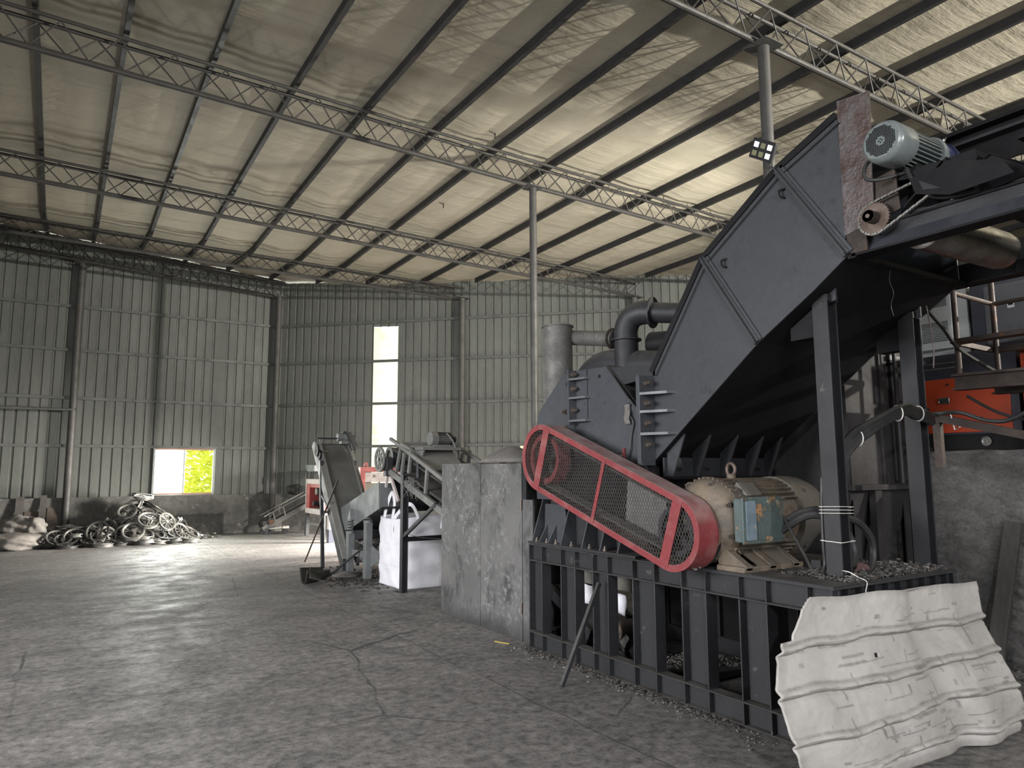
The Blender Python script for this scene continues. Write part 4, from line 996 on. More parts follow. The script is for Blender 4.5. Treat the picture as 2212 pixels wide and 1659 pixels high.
MB().beam((3.98, 1.70, 3.20), (4.30, 1.60, 3.16), .10, .012, (0, .5, 1)).put('bracket', M['black'], fc)
MB().beam((3.97, 2.12, 3.05), (3.97, 1.85, 3.27), .012, .06, (1, 0, 0)).put('motor_bracket', M['black'], fc)
MB().prism([(2.16, 3.24), (1.72, 3.16), (1.70, 3.22), (1.95, 3.27)], 'x', 3.94, 4.30).put('motor_seat', M['black'], fc)
MB().box(4.0, 4.3, 1.70, 2.05, 3.03, 3.05).put('motor_bracket', M['dark'], fc)
MB().prism([(2.00, 3.175), (1.97, 3.08), (1.80, 3.02), (1.50, 3.03), (1.55, 3.12), (1.78, 3.19)], 'x', 3.835, 3.845).put('chain_cover', M['black'], fc)
MB().prism([(1.95, 3.15), (1.93, 3.09), (1.84, 3.07)], 'x', 3.832, 3.836).put('cover_rib', M['dark'], fc)
# head sprocket with hub
sp = thing('chain_sprocket', 'rusty toothed sprocket driven by the chain beside the chute mouth', 'sprocket', (3.86, 2.225, 3.03))
m = MB(); teeth = []
for k in range(60):
    a = 2 * PI * k / 60; r = .092 if k % 2 else .084
    teeth.append((2.225 + math.cos(a) * r, 3.03 + math.sin(a) * r))
m.prism(teeth, 'x', 3.862, 3.874); m.put('toothed_disc', M['sprocket'], sp)
MB().cyl((3.80, 2.225, 3.03), (3.87, 2.225, 3.03), .036, 24).put('hub', M['brown'], sp)
MB().lathe([(0, .004), (0, .012), (.006, .012), (.006, .034), (.02, .036)], (3.794, 2.225, 3.03), (1, 0, 0), 24).put('hub_face', M['sprocket'], sp)
MB().cyl((3.87, 2.225, 3.03), (5.25, 2.225, 3.03), .02, 12).put('shaft', M['dark'], sp)
# roller chain: individual links alternate
def chain_path():
    c1, r1 = V((2.225, 3.03)), .094; c2, r2 = V((1.86, 3.14)), .046
    d = c2 - c1; Ld = d.length; d /= Ld; n = V((-d.y, d.x)); n = n if n.y > 0 else -n
    b = math.asin((r1 - r2) / Ld); pts = []
    na = math.atan2(n.y, n.x)
    sg = 1 if V((math.cos(na + .1), math.sin(na + .1))).dot(d) < 0 else -1
    n1 = na - sg * b
    pts.append(c2 + V((math.cos(n1), math.sin(n1))) * r2)
    for k in range(25):
        a = n1 + sg * (PI + 2 * b) * k / 24
        pts.append(c1 + V((math.cos(a), math.sin(a))) * r1)
    pts.append(c2 + V((math.cos(a), math.sin(a))) * r2)
    for k in range(1, 12):
        q = a + sg * (PI - 2 * b) * k / 12
        pts.append(c2 + V((math.cos(q), math.sin(q))) * r2)
    return pts
cp = chain_path() ; cp.append(cp[0])
dist = [0]
for p, q in zip(cp, cp[1:]): dist.append(dist[-1] + (q - p).length)
def along(s):
    s %= dist[-1]
    for i in range(len(cp) - 1):
        if s <= dist[i + 1]: return cp[i].lerp(cp[i + 1], (s - dist[i]) / max(dist[i + 1] - dist[i], 1e-6))
    return cp[-1]
NLINK = 60
m = MB()
for k in range(NLINK):
    p, q = along(dist[-1] * k / NLINK), along(dist[-1] * (k + 1) / NLINK)
    o = 0.004 if k % 2 else 0.0075
    for s in (-1, 1):
        m.beam((3.868 + s * o, *(p - (q - p) * .22)), (3.868 + s * o, *(q + (q - p) * .22)), .012, .0025, (1, 0, 0))
    m.cyl((3.857, *p), (3.879, *p), .0055, 8)
tag(m.put('drive_chain', M['bright']), 'steel roller chain running round the rusty sprocket up to the gearmotor', 'chain')
# gearmotor, tilted view of its fan cover
gm = thing('gearmotor', 'grey gearmotor with perforated fan cover above the chain', 'motor', (4.2, 2.09, 3.29))
GY, GZ = 2.085, 3.405
MB().lathe([(0, .098), (.012, .112), (.03, .118), (.17, .118), (.185, .112), (.185, .08)], (3.735, GY, GZ), (1, 0, 0), 44).put('fan_cover', M['gearmotor'], gm, bev=0.002)
MB().lathe([(0, .004), (0, .098), (.006, .098), (.006, .004)], (3.732, GY, GZ), (1, 0, 0), 40).put('cover_face', M['gearmotor'], gm)
hm = MB()
for i in range(-8, 9):
    for j in range(-8, 9):
        y, z = i * .0098, j * .0098
        if .022 < math.hypot(y, z) < .084 or (abs(i) + abs(j) in (1,) ): hm.box(3.7295, 3.7325, GY + y - .0036, GY + y + .0036, GZ + z - .0036, GZ + z + .0036)
hm.put('cover_holes', M['black'], gm)
MB().cyl((3.915, GY, GZ), (4.20, GY, GZ), .088, 32).put('body', M['gearmotor'], gm)
for k in range(30):
    a = 2 * PI * k / 30; c, s_ = math.cos(a), math.sin(a)
    MB().beam((3.92, GY + c * .099, GZ + s_ * .099), (4.17, GY + c * .099, GZ + s_ * .099), .006, .024, (0, c, s_)).put('fin', M['gearmotor'], gm)
MB().lathe([(0, .09), (0, .122), (.025, .128), (.05, .122), (.05, .09)], (4.17, GY, GZ), (1, 0, 0), 36).put('flange', M['gearmotor'], gm)
MB().lathe([(0, .10), (.02, .118), (.14, .122), (.17, .105), (.22, .10), (.25, .07)], (4.22, GY, GZ - .01), (1, 0, 0), 36).put('gearbox', M['bluegear'], gm)
MB().lathe([(0, .10), (0, .130), (.02, .130), (.02, .10)], (4.30, GY, GZ - .01), (1, 0, 0), 36).put('gearbox_rib', M['bluegear'], gm)
for k in range(6):
    a = 2 * PI * k / 6 + .4
    MB().bolt((4.205, GY + math.cos(a) * .125, GZ + math.sin(a) * .125), (0, math.cos(a), math.sin(a)), .008, .012).put('bolt', M['bright'], gm)
MB().box(3.98, 4.12, GY - .06, GY + .06, GZ - .145, GZ - .09).put('terminal_box', M['black'], gm, bev=.004)
MB().box(4.22, 4.44, GY - .11, GY + .09, GZ - .15, GZ - .10).put('gearbox_foot', M['bluegear'], gm, bev=.004)
MB().lathe([(0, .045), (.012, .052), (.024, .045)], (3.856, 1.86, 3.14), (1, 0, 0), 20).put('pinion', M['sprocket'], gm)
MB().cyl((3.86, 1.86, 3.14), (4.25, 1.86, 3.14), .018, 10).put('pinion_shaft', M['dark'], gm)
MB().box(4.05, 4.35, 1.76, 2.1, 3.18, 3.31).put('gear_case', M['black'], gm, bev=.005)
cable([(3.80, 2.19, 3.35), (3.78, 2.215, 3.30), (3.78, 2.21, 3.24), (3.82, 2.16, 3.225), (3.90, 2.12, 3.25), (3.98, 2.1, 3.28)], .010, 'black cable curling under the fan cover of the gearmotor')
cable([(3.93, 2.06, 3.28), (3.93, 2.03, 3.20), (3.94, 1.98, 3.12), (3.95, 1.92, 3.07), (3.98, 1.80, 3.05), (4.02, 1.62, 3.06)], .013, 'thick black cable hanging below the gearmotor past the chain')
# silver roller under the beam
ro = thing('silver_roller', 'shiny steel return roller with domed end below the feed conveyor', 'roller', (4.5, 2.09, 2.95))
MB().lathe([(0, .02), (0, .10), (.01, .118), (.90, .118), (.95, .112), (.985, .095), (1.0, .06), (1.005, .02)], (4.03, 2.06, 2.955), (1, 0, 0.02), 40).put('shell', M['bright'], ro)
MB().cyl((5.02, 2.06, 2.975), (5.16, 2.06, 2.978), .014, 10).put('shaft', M['bright'], ro)
MB().box(5.10, 5.13, 1.98, 2.14, 2.93, 3.02).put('bearing', M['dark'], ro)

# ================================================================ right side: collector, platform, cabinets
co = thing('dust_collector', 'tall dark steel dust collector with tapered hopper behind the chute legs', 'dust collector', (6.2, 4.1, 0))
MB().box(5.72, 6.70, 3.66, 4.42, 1.47, 3.6).put('casing', M['collector'], co, bev=.004)
for y0, y1 in ((3.62, 3.70),):
    MB().box(5.66, 6.76, 3.60, 4.48, 1.425, 1.47).put('flange', M['collector'], co, bev=.003)
MB().box(6.22, 6.27, 3.635, 3.66, 1.47, 3.6).put('corner_strip', M['collector'], co)
MB().box(6.40, 6.70, 3.63, 3.66, 1.50, 3.6).put('door_panel', M['collector'], co, bev=.004)
for z in (2.60, 2.05):
    MB().box(6.38, 6.72, 3.62, 3.66, z, z + .04).put('door_rib', M['dark'], co)
m = MB(); a = [(5.72, 3.66), (6.70, 3.66), (6.70, 4.42), (5.72, 4.42)]; b = [(6.0, 3.92), (6.3, 3.92), (6.3, 4.18), (6.0, 4.18)]
m.hexa([(*p, .42) for p in b] + [(*p, 1.425) for p in a]); m.put('hopper', M['collector'], co)
for x, y in ((5.76, 3.68), (6.66, 3.68), (5.76, 4.40), (6.66, 4.40)):
    MB().angle((x, y, 0), (x, y, 1.425), .10, .012, (1 if x < 6.2 else -1, 0, 0), (0, 1 if y < 4 else -1, 0)).put('leg', M['collector'], co)
MB().box(5.98, 6.08, 3.60, 3.66, .75, 1.42).put('hopper_stay', M['collector'], co)
la = thing('pipe_ladder', 'dark pipe ladder fixed to the front of the dust collector', 'ladder', (6.4, 3.55, 1.47))
MB().tube([(6.34, 3.55, 1.48), (6.335, 3.55, 2.0), (6.32, 3.55, 3.4)], .018, 10).put('stile', M['dark'], la)
for z0 in (1.79, 2.16, 2.58):
    MB().tube([(6.34, 3.55, z0), (6.74, 3.50, z0 - .01)], .017, 10).put('rung', M['dark'], la)

# platform landing with rails, seen behind the rear leg
pf = thing('steel_landing', 'brown steel landing with handrail in front of the orange machine', 'platform', (6.35, 1.4, 2.2))
yE = 0.2
MB().hbeam((6.02, yE, 2.235), (6.02, 2.90, 2.285), .12, .12, .012).put('floor_beam', M['brown'], pf)
MB().hbeam((6.62, yE, 2.235), (6.62, 2.88, 2.285), .12, .12, .012).put('floor_beam', M['brown'], pf)
MB().hexa([(5.98, yE, 2.30), (6.68, yE, 2.30), (6.68, 2.9, 2.345), (5.98, 2.9, 2.345), (5.98, yE, 2.31), (6.68, yE, 2.31), (6.68, 2.9, 2.355), (5.98, 2.9, 2.355)]).put('deck', M['brown'], pf)
MB().box(5.99, 6.11, yE, 2.90, 2.60, 2.635).put('step_board', M['brown'], pf)
MB().beam((6.05, 2.88, 2.61), (6.63, 2.88, 2.60), .03, .04).put('brace', M['brown'], pf)
MB().beam((6.63, 2.85, 2.60), (6.63, yE, 2.60), .04, .05).put('brace', M['brown'], pf)
for x, y, z1 in ((6.02, 2.86, 3.02), (6.62, 2.84, 3.25)):
    MB().cyl((x, y, 2.35), (x, y, z1), .022, 12).put('rail_post', M['brown'], pf)
MB().tube([(6.02, 2.86, 3.01), (6.62, 2.84, 2.99)], .019, 10).put('handrail', M['brown'], pf)
MB().tube([(6.62, 2.84, 2.99), (6.62, yE, 2.985)], .019, 10).put('handrail', M['brown'], pf)
for x in (6.02, 6.62):
    MB().box(x - .05, x + .05, yE, yE + .1, 0, 2.23).put('support_leg', M['brown'], pf)
t = thing('cable_support', 'slanting brown steel channel carrying cables past the rear chute leg', 'channel', (6.2, 2.6, 1.9))
MB().beam((6.12, 3.13, 2.03), (6.2, 1.2, 1.50), .10, .06).put('channel', M['brown'], t)
MB().beam((6.14, 3.12, 2.02), (6.14, 3.12, 1.62), .06, .05, (1, 0, 0)).put('drop_bar', M['brown'], t)
MB().tube([(6.07, 2.98, 2.06), (6.10, 2.97, 1.92), (6.2, 2.97, 1.95)], .006, 5).put('string_tie', M['white'], t)
cable([(5.10, 2.72, 1.99), (5.6, 3.0, 2.0), (6.04, 3.08, 2.05), (6.06, 2.90, 2.05), (6.08, 2.75, 1.985), (6.1, 2.62, 1.965), (6.1, 2.5, 2.0), (6.1, 2.35, 2.09), (6.1, 2.1, 2.25)], .017, 'black cable with red tape marks sagging over the brown channel')
cable([(6.3, 2.95, 2.20), (6.3, 2.75, 2.06), (6.3, 2.55, 1.98), (6.3, 2.3, 1.92)], .012, 'thin dark hose slanting under the steel landing')
cable([(5.30, 2.72, 2.78), (5.7, 2.80, 2.68), (6.0, 2.84, 2.55), (6.3, 2.78, 2.42), (6.5, 2.75, 2.36)], .015, 'black hose slanting from the chute corner to the landing floor')
cable([(5.085, 2.60, 2.74), (5.10, 2.59, 2.6), (5.11, 2.585, 2.45), (5.10, 2.59, 2.30)], .005, 'thin dark red hose beside the top of the rear chute leg', 'rust')

om = thing('orange_machine', 'orange and black industrial machine on the raised platform at right', 'machine', (7.8, 2.6, 1.72))
MB().box(7.32, 8.6, 1.2, 4.15, 1.72, 1.93).put('plinth', M['black'], om)
MB().box(7.30, 8.6, 2.98, 4.15, 1.93, 2.72).put('body', M['navy'], om, bev=.006)
MB().box(7.285, 7.30, 3.05, 4.10, 1.95, 2.48).put('door', M['orange'], om, bev=.004)
for y in (3.88, 3.62):
    h = MB().box(7.272, 7.286, y - .05, y + .05, 2.235, 2.295).put('handle', M['bright'], om, bev=.004)
    MB().box(7.268, 7.273, y - .032, y + .032, 2.25, 2.28).put('handle_recess', M['dark'], om)
for y, z in ((3.58, 2.42), (3.30, 2.08), (3.12, 2.36)):
    MB().cyl((7.277, y, z), (7.286, y, z), .012, 10).put('screw', M['dark'], om)
MB().box(7.27, 8.4, 2.2, 2.94, 1.93, 2.64).put('side_cover', M['orange'], om, bev=.01)
MB().prism([(2.94, 2.66), (2.72, 2.88), (2.2, 2.95), (2.2, 2.66)], 'x', 7.27, 7.58).put('sloped_cover', M['orange'], om, bev=.008)
for z in (2.58, 2.63):
    MB().box(7.295, 7.30, 3.5, 4.0, z, z + .012).put('trim_strip', M['bright'], om)
MB().lathe([(0, .045), (.015, .045), (.015, .038), (.006, .036)], (7.305, 3.28, 1.86), (-1, 0, 0), 20).put('gauge', M['bright'], om)
gc = thing('control_cabinet', 'pale grey control cabinet with louvred air conditioner on its door', 'cabinet', (7.9, 3.85, 2.73))
MB().box(7.62, 8.3, 3.50, 4.3, 2.725, 3.62).put('casing', M['cabgrey'], gc, bev=.005)
ac = MB().box(7.55, 7.62, 3.62, 3.98, 2.82, 3.42).put('air_conditioner', M['cabgrey'], gc, bev=.008)
for z0, z1 in ((2.90, 3.10), (3.26, 3.36)):
    m = MB(); z = z0
    while z < z1: m.box(7.545, 7.552, 3.66, 3.92, z, z + .007); z += .016
    m.put('louvre', M['dark'], ac)
dk = thing('dark_cabinet', 'dark navy cabinet with sloping top beside the pale control cabinet', 'cabinet', (8.0, 3.1, 2.73))
MB().prism([(7.60, 2.725), (8.4, 2.725), (8.4, 3.50), (7.60, 3.42)], 'y', 2.75, 3.46).put('casing', M['navy'], dk, bev=.006)
MB().box(7.592, 7.60, 2.9, 3.33, 2.80, 3.38).put('door', mat('slate_paint', (0.085, 0.088, 0.098), (0.07, 0.073, 0.082), 3, .4), dk, bev=.004)
MB().box(7.585, 7.593, 3.07, 3.13, 3.13, 3.19).put('warning_label', M['whiteplate'], dk)
MB().box(7.583, 7.586, 3.08, 3.12, 3.155, 3.175).put('label_mark', M['black'], dk)

# ================================================================ leaning sheet, board, prop
def tab(t, T):
    for (a, p), (b, q) in zip(T, T[1:]):
        if t <= b: return lerp(p, q, (t - a) / (b - a))
    return T[-1][1]
def sheet_pt(u, v):
    """u across from left to right, v from the top edge down"""
    xl = tab(v, [(0, 3.30), (.10, 3.22), (.18, 3.14), (.42, 3.01), (.63, 3.03), (.8, 3.07), (1, 3.19)])
    xr = tab(v, [(0, 5.13), (.3, 5.06), (.55, 5.05), (.85, 5.13), (1, 5.08)])
    z = lerp(lerp(.925, .873, u), .012, v)
    y = lerp(lerp(2.455, 2.44, u), lerp(2.31, 2.235, u), v) - .05 * math.sin(PI * min(max((v - .3) / .7, 0), 1))
    y += .012 * math.sin(u * 9 + v * 3) + .006 * math.sin(u * 23 - v * 8) + .035 * math.exp(-((u - .60 - .1 * v) / .05) ** 2) * (v > 0) - .03 * math.exp(-((u - .80) / .07) ** 2) * v
    for c in (.235, .46, .68, .90):                                    # four ribs pressed across the sheet
        d = (v - c - .012 * math.sin(u * 7 + c * 9) - .004 * math.sin(u * 31 + c))
        y -= .020 * math.exp(-(d / .014) ** 2) - .012 * math.exp(-((d - .032) / .012) ** 2)
    y += .004 * mn.noise(V((u * 14, v * 14, 2))) + .003 * mn.noise(V((u * 40, v * 30, 5)))
    z += .006 * math.sin(u * 19) * (1 - v)
    return V((lerp(xl, xr, u), y, z))
m = MB(); NU, NV = 170, 130; dl = m.bm.verts.layers.float.new('dirt')
g = [[sheet_pt(i / NU, j / NV) for j in range(NV + 1)] for i in range(NU + 1)]
vs = {}
def keep(i, j):
    u, v = (i + .5) / NU, (j + .5) / NV
    if v < .17 - u * 2.4: return False                                # cut corner
    if v < .205 and u < .045: return False                            # notch
    if .385 < u < .398 and .335 < v < .36: return False               # hole
    return True
for i in range(NU):
    for j in range(NV):
        if keep(i, j):
            q = []
            for a, b in ((i, j), (i + 1, j), (i + 1, j + 1), (i, j + 1)):
                if (a, b) not in vs: vs[(a, b)] = m.bm.verts.new(g[a][b])
                q.append(vs[(a, b)])
            m.bm.faces.new(q)
rs = random.Random(5)
blots = [(rs.random(), rs.random(), rs.uniform(.006, .02), rs.uniform(.004, .012)) for _ in range(40)]
scr = [(rs.uniform(.2, .9), rs.uniform(.15, .9), rs.choice([0, 1]), rs.uniform(.02, .07)) for _ in range(60)]
for (i, j), vtx in vs.items():
    u, v = i / NU, j / NV; d = 0
    for c in (.235, .46, .68, .90):                                    # grime sits in the creases beside each rib
        e = v - c - .012 * math.sin(u * 7 + c * 9) - .004 * math.sin(u * 31 + c)
        d = max(d, math.exp(-((e - .022) / .010) ** 2), .8 * math.exp(-((e + .018) / .008) ** 2))
    for (a, b, p, q) in blots:
        if abs(u - a) < p and abs(v - b) < q: d = max(d, .8)
    for (a, b, h, l) in scr:
        if (h and abs(v - b) < .005 and abs(u - a) < l) or (not h and abs(u - a) < .004 and abs(v - b) < l): d = max(d, .8)
    d = max(d, .5 * max(0, 1 - v / .04), .6 * max(0, (v - .93) / .07), .5 * max(0, 1 - u / .04))
    vtx[dl] = d
tag(m.put('ribbed_sheet', M['tarp'], solid=.010, sharp=60), 'worn off-white ribbed sheet leaning on the end of the base frame', 'sheet')
m = MB(); m.beam((6.60, 3.05, 0.0), (6.765, 2.885, 1.165), .125, .05, (-1, 0, 0))
tag(m.put('timber_board', M['wood'], bev=.004), 'grey timber board leaning against the rough retaining wall', 'board')
t = thing('steel_prop', 'grey square steel tube leaning on the base frame in front of its posts', 'tube', (3.30, 4.515, 0))
MB().beam((3.275, 4.512, .005), (3.70, 4.572, .715), .032, .032, (-1, 0, .6)).put('tube', M['frame'], t, bev=.003)
m = MB(); m.chips(260, lambda: (rnd.uniform(5.1, 6.7), rnd.uniform(1.9, 3.0), .006), .03)
tag(m.put('rubble_litter', M['litter']), 'rubble crumbs on the floor at the foot of the retaining wall', 'litter', kind='stuff')
m = MB(); m.beam((3.58, 2.60, .012), (3.66, 2.52, .012), .03, .02)
tag(m.put('paper_scrap', M['litterpale']), 'pale scrap lying on the floor left of the leaning sheet', 'scrap')

# ---- floodlight on the column
fl = thing('floodlight', 'six-lens black floodlight clamped to the column behind the chute', 'floodlight', (6.42, 4.80, 5.05))
R_, U_, D_ = V((.845, -.534, 0)), V((0, 0, 1)), V((.534, .845, 0))
u = (R_ * .51 - U_ * .54 - D_ * .64).normalized(); w = R_ * .15 + U_ * .78 - D_ * .60
w = (w - u * w.dot(u)).normalized(); n = u.cross(w); n = n if n.dot(D_) < 0 else -n
c = V((6.27, 4.80, 5.055))
def fb(o, du, dw, d0, d1):
    return [c + u * (o[0] + i * du) + w * (o[1] + j * dw) + n * d for d in (d0, d1) for (i, j) in ((-1, -1), (1, -1), (1, 1), (-1, 1))]
MB().hexa(fb((0, 0), .155, .105, -.03, .01)).put('housing', M['lamp'], fl, bev=.006)
k = 0
for i in (-1, 0, 1):
    for j in (1, -1):
        lit = (i, j) in ((-1, 1), (1, 1), (1, -1))
        MB().hexa(fb((i * .092, j * .045), .031, .028, .010, .016)).put('lens', M['led'] if lit else M['ledoff'], fl, bev=.004)
MB().tube([c - n * .02 + u * .15, c - n * .12 + u * .12, c - n * .12 - u * .02, V((6.48, 4.88, 5.04))], .010, 6).put('bracket', M['lamp'], fl)
MB().tube(bez([c - n * .05, V((6.40, 4.80, 4.98)), V((6.44, 4.80, 4.9)), V((6.58, 4.80, 4.95)), V((6.9, 4.9, 4.95))], 6), .009, 6).put('lamp_cable', M['rubber'], fl)

# ================================================================ soot-stained steel enclosure left of the base
en = thing('steel_enclosure', 'tall soot-stained grey steel enclosure standing left of the red guard', 'enclosure', (4.4, 6.7, 0))
EX, EY0, EY1 = 3.81, 5.87, 7.58
MB().box(EX, EX + .02, 6.675, EY1, 0.0, 1.69).put('panel', M['soot'], en, bev=.004)
MB().box(EX, EX + .02, EY0, 6.665, 0.0, 1.68).put('panel', M['soot'], en, bev=.004)
MB().box(EX + .02, 5.0, EY1 - .02, EY1, 0.0, 1.68).put('end_panel', M['soot'], en)
MB().box(EX + .02, 5.0, EY0, EY0 + .02, 0.0, 1.67).put('end_panel', M['soot'], en)
MB().box(EX + .02, 5.0, EY0 + .02, EY1 - .02, 1.655, 1.675).put('roof_panel', M['dark'], en)
MB().box(EX + .01, EX + .03, 5.69, EY0 - .004, 0.0, 1.33).put('door', M['soot'], en)
MB().box(EX + .01, EX + .03, 5.80, EY0 - .004, 1.33, 1.66).put('door_post', M['dark'], en)
for z in (1.28, .30):
    MB().cyl((EX - .006, EY0 + .0, z - .05), (EX - .006, EY0 + .0, z + .05), .008, 8).put('hinge', M['sprocket'], en)
m = MB(); m.lathe([(0, .42), (.07, .33), (.15, .20), (.21, .06), (.215, .01)], (4.42, 7.0, 1.675), (0, 0, 1), 24); 
for v in m.bm.verts:
    v.co.y = 7.0 + (v.co.y - 7.0) * 1.25
tag(m.put('dust_mound', M['dustheap'], sub=1), 'mound of grey dust lying on top of the soot-stained enclosure', 'dust', kind='stuff')
m = MB(); m.grid(lambda u, v: (EX + .03 + .9 * v, EY0 + .03 + u * 1.64, 1.676 + .018 * abs(math.sin(u * 21) * math.sin(v * 5 + u * 9))), 40, 10)
tag(m.put('top_dust', M['dustheap']), 'thin layer of grey dust along the top edge of the enclosure', 'dust', kind='stuff')
tag(MB().beam((3.60, 6.02, .004), (3.66, 5.86, .004), .018, .006).put('yellow_strip', M['yellow']), 'small yellow strip on the floor at the foot of the enclosure', 'strip')

# ================================================================ white bulk bag
bg = thing('bulk_bag', 'white woven bulk bag standing open beside the dark support post', 'bag', (4.5, 9.7, 0))
def bag_pt(u, v, th=0.0):
    """u round the bag, v from floor to rim"""
    a = u * 4; s = int(a) % 4; f = a - int(a)
    c = [(4.055, 9.27), (5.0, 9.20), (5.0, 10.14), (4.05, 10.14)]
    p, q = V(c[s]), V(c[(s + 1) % 4])
    b = p.lerp(q, f); cen = V((4.52, 9.68))
    bulge = 0.045 * math.sin(PI * f) * math.sin(PI * min(v * 1.15, 1)) - .03 * math.sin(PI * f) * max(0, v - .8) * 5 * .6
    corner = 1 - 0.05 * (1 - abs(2 * f - 1) ** 0.3 if False else abs(2 * f - 1) ** 8)
    b = cen + (b - cen) * (corner + bulge) + (b - cen).normalized() * (0.010 * math.sin(f * 16 + v * 7) * math.sin(v * 9 + s) + .008 * math.sin(f * 5 - v * 21))
    fold = -.012 * math.exp(-((v - .62) / .012) ** 2) - .012 * math.exp(-((v - .30) / .012) ** 2)
    b = cen + (b - cen) * (1 + fold)
    h = 0.955 + .03 * math.sin(f * PI) * (1 if s in (0, 2) else -.6)
    z = h * v + (.03 * (abs(2 * f - 1) ** 4) * (1 - v) * (-1 if s == 3 else .3) if v < .1 else 0)
    return (b.x, b.y, max(z, 0.004))
m = MB(); m.grid(lambda u, v: bag_pt(u, v), 112, 44); bmesh.ops.remove_doubles(m.bm, verts=m.bm.verts, dist=.001)
m.put('bag_body', M['bag'], bg, solid=.006, sharp=70)
def strap_loop(pts, nm='lifting_loop'):
    m = MB(); P = bez(pts, 8); L_ = []
    for i, p in enumerate(P):
        t = (P[min(i + 1, len(P) - 1)] - P[max(i - 1, 0)]).normalized(); s = t.cross(V((1, .4, 0))).normalized() * .028
        L_.append((m.bm.verts.new(p - s), m.bm.verts.new(p + s)))
    for a, b in zip(L_, L_[1:]): m.bm.faces.new((a[0], a[1], b[1], b[0]))
    m.put(nm, M['bag'], bg, solid=.006)
strap_loop([(4.07, 9.98, .70), (4.08, 9.96, .95), (4.10, 9.92, 1.12), (4.13, 9.82, 1.30), (4.14, 9.75, 1.18), (4.12, 9.72, 1.05), (4.09, 9.70, .93)])
strap_loop([(4.05, 9.60, .55), (4.05, 9.58, .88), (4.10, 9.46, 1.05), (4.16, 9.30, 1.15), (4.22, 9.24, 1.10), (4.30, 9.24, .92)])
strap_loop([(4.62, 9.22, .80), (4.66, 9.24, 1.02), (4.72, 9.30, 1.14), (4.78, 9.40, 1.24), (4.80, 9.36, 1.05), (4.82, 9.24, .90)])
MB().tube(bez([(4.06, 9.56, .93), (4.05, 9.55, .80), (4.055, 9.54, .66), (4.05, 9.55, .52)], 6), .007, 6).put('seam_cord', M['sack'], bg)

# ================================================================ separator conveyor with its stand, flywheel and motor
se = thing('separator_conveyor', 'dust-covered inclined separator conveyor with flywheel above the white bulk bag', 'conveyor', (4.3, 8.9, 0))
MB().hbeam((4.0, 9.075, 0.0), (4.0, 9.075, 1.56), .085, .085, .008, (1, 0, 0)).put('support_post', M['dark'], se, bev=.002)
MB().beam((3.98, 9.06, .73), (3.98, 8.07, 1.20), .045, .035, (-1, 0, 0)).put('brace', M['dark'], se, bev=.002)
MB().beam((4.0, 9.04, .70), (4.9, 9.04, .70), .05, .06).put('tie_beam', M['black'], se)
for x in (4.0, 4.9):
    MB().beam((x, 9.62, 1.615), (x, 7.75, 1.06), .05, .085).put('lower_beam', M['machine'], se, bev=.003)
    MB().beam((x, 9.22, 1.95), (x, 7.75, 1.45), .045, .05).put('upper_rail', M['machine'], se, bev=.003)
    for (y0, z0, y1, z1) in ((9.20, 1.99, 9.37, 1.60), (9.10, 1.86, 9.19, 1.55), (8.88, 1.90, 8.95, 1.58), (8.37, 1.64, 8.42, 1.32)):
        MB().beam((x, y0, z0), (x, y1, z1), .05, .035, (1, 0, 0)).put('upright', M['machine'], se, bev=.003)
    MB().beam((x, 9.60, 2.07), (x, 9.20, 1.95), .04, .04).put('tail_rail', M['machine'], se)
MB().beam((4.0, 9.20, 1.99), (4.9, 9.20, 1.99), .05, .04).put('cross_rail', M['machine'], se)
MB().beam((4.0, 9.20, 1.985), (4.0, 8.87, 1.90), .05, .035).put('cross_rail', M['machine'], se)
MB().hexa([(4.04, 9.70, 1.70), (4.86, 9.70, 1.70), (4.86, 7.75, 1.14), (4.04, 7.75, 1.14), (4.04, 9.70, 1.73), (4.86, 9.70, 1.73), (4.86, 7.75, 1.17), (4.04, 7.75, 1.17)]).put('belt', M['belt'], se)
MB().hexa([(4.04, 9.68, 1.93), (4.86, 9.68, 1.93), (4.86, 7.75, 1.36), (4.04, 7.75, 1.36), (4.04, 9.68, 1.95), (4.86, 9.68, 1.95), (4.86, 7.75, 1.38), (4.04, 7.75, 1.38)]).put('belt', M['belt'], se)
MB().cyl((4.03, 9.70, 1.815), (4.87, 9.70, 1.815), .135, 28).put('head_drum', M['dark'], se)
MB().lathe([(0, .09), (0, .145), (.012, .145), (.012, .09)], (4.02, 9.70, 1.815), (1, 0, 0), 28, closed=True).put('drum_rim', M['machine'], se)
MB().box(3.93, 4.03, 9.55, 9.72, 1.62, 1.80).put('bearing_block', M['dark'], se, bev=.008)
MB().box(3.94, 4.02, 9.60, 9.70, 1.54, 1.62).put('bearing_block', M['dark'], se, bev=.006)
# flywheel with eight round holes
m = MB(); R = .178; seg = 64; hole_c, hr = .108, .032
disc = [m.bm.verts.new((3.90, 9.74 + math.cos(2 * PI * k / seg) * R, 1.775 + math.sin(2 * PI * k / seg) * R)) for k in range(seg)]
inner_e = []
edges = [m.bm.edges.new((disc[k], disc[(k + 1) % seg])) for k in range(seg)]
for h in range(8):
    a = 2 * PI * h / 8 + .2; cy, cz = 9.74 + math.cos(a) * hole_c, 1.775 + math.sin(a) * hole_c
    hv = [m.bm.verts.new((3.90, cy + math.cos(2 * PI * k / 14) * hr, cz + math.sin(2 * PI * k / 14) * hr * 1.0)) for k in range(14)]
    edges += [m.bm.edges.new((hv[k], hv[(k + 1) % 14])) for k in range(14)]
bmesh.ops.triangle_fill(m.bm, use_beauty=True, use_dissolve=False, edges=edges)
m.put('flywheel', M['machine'], se, solid=.02)
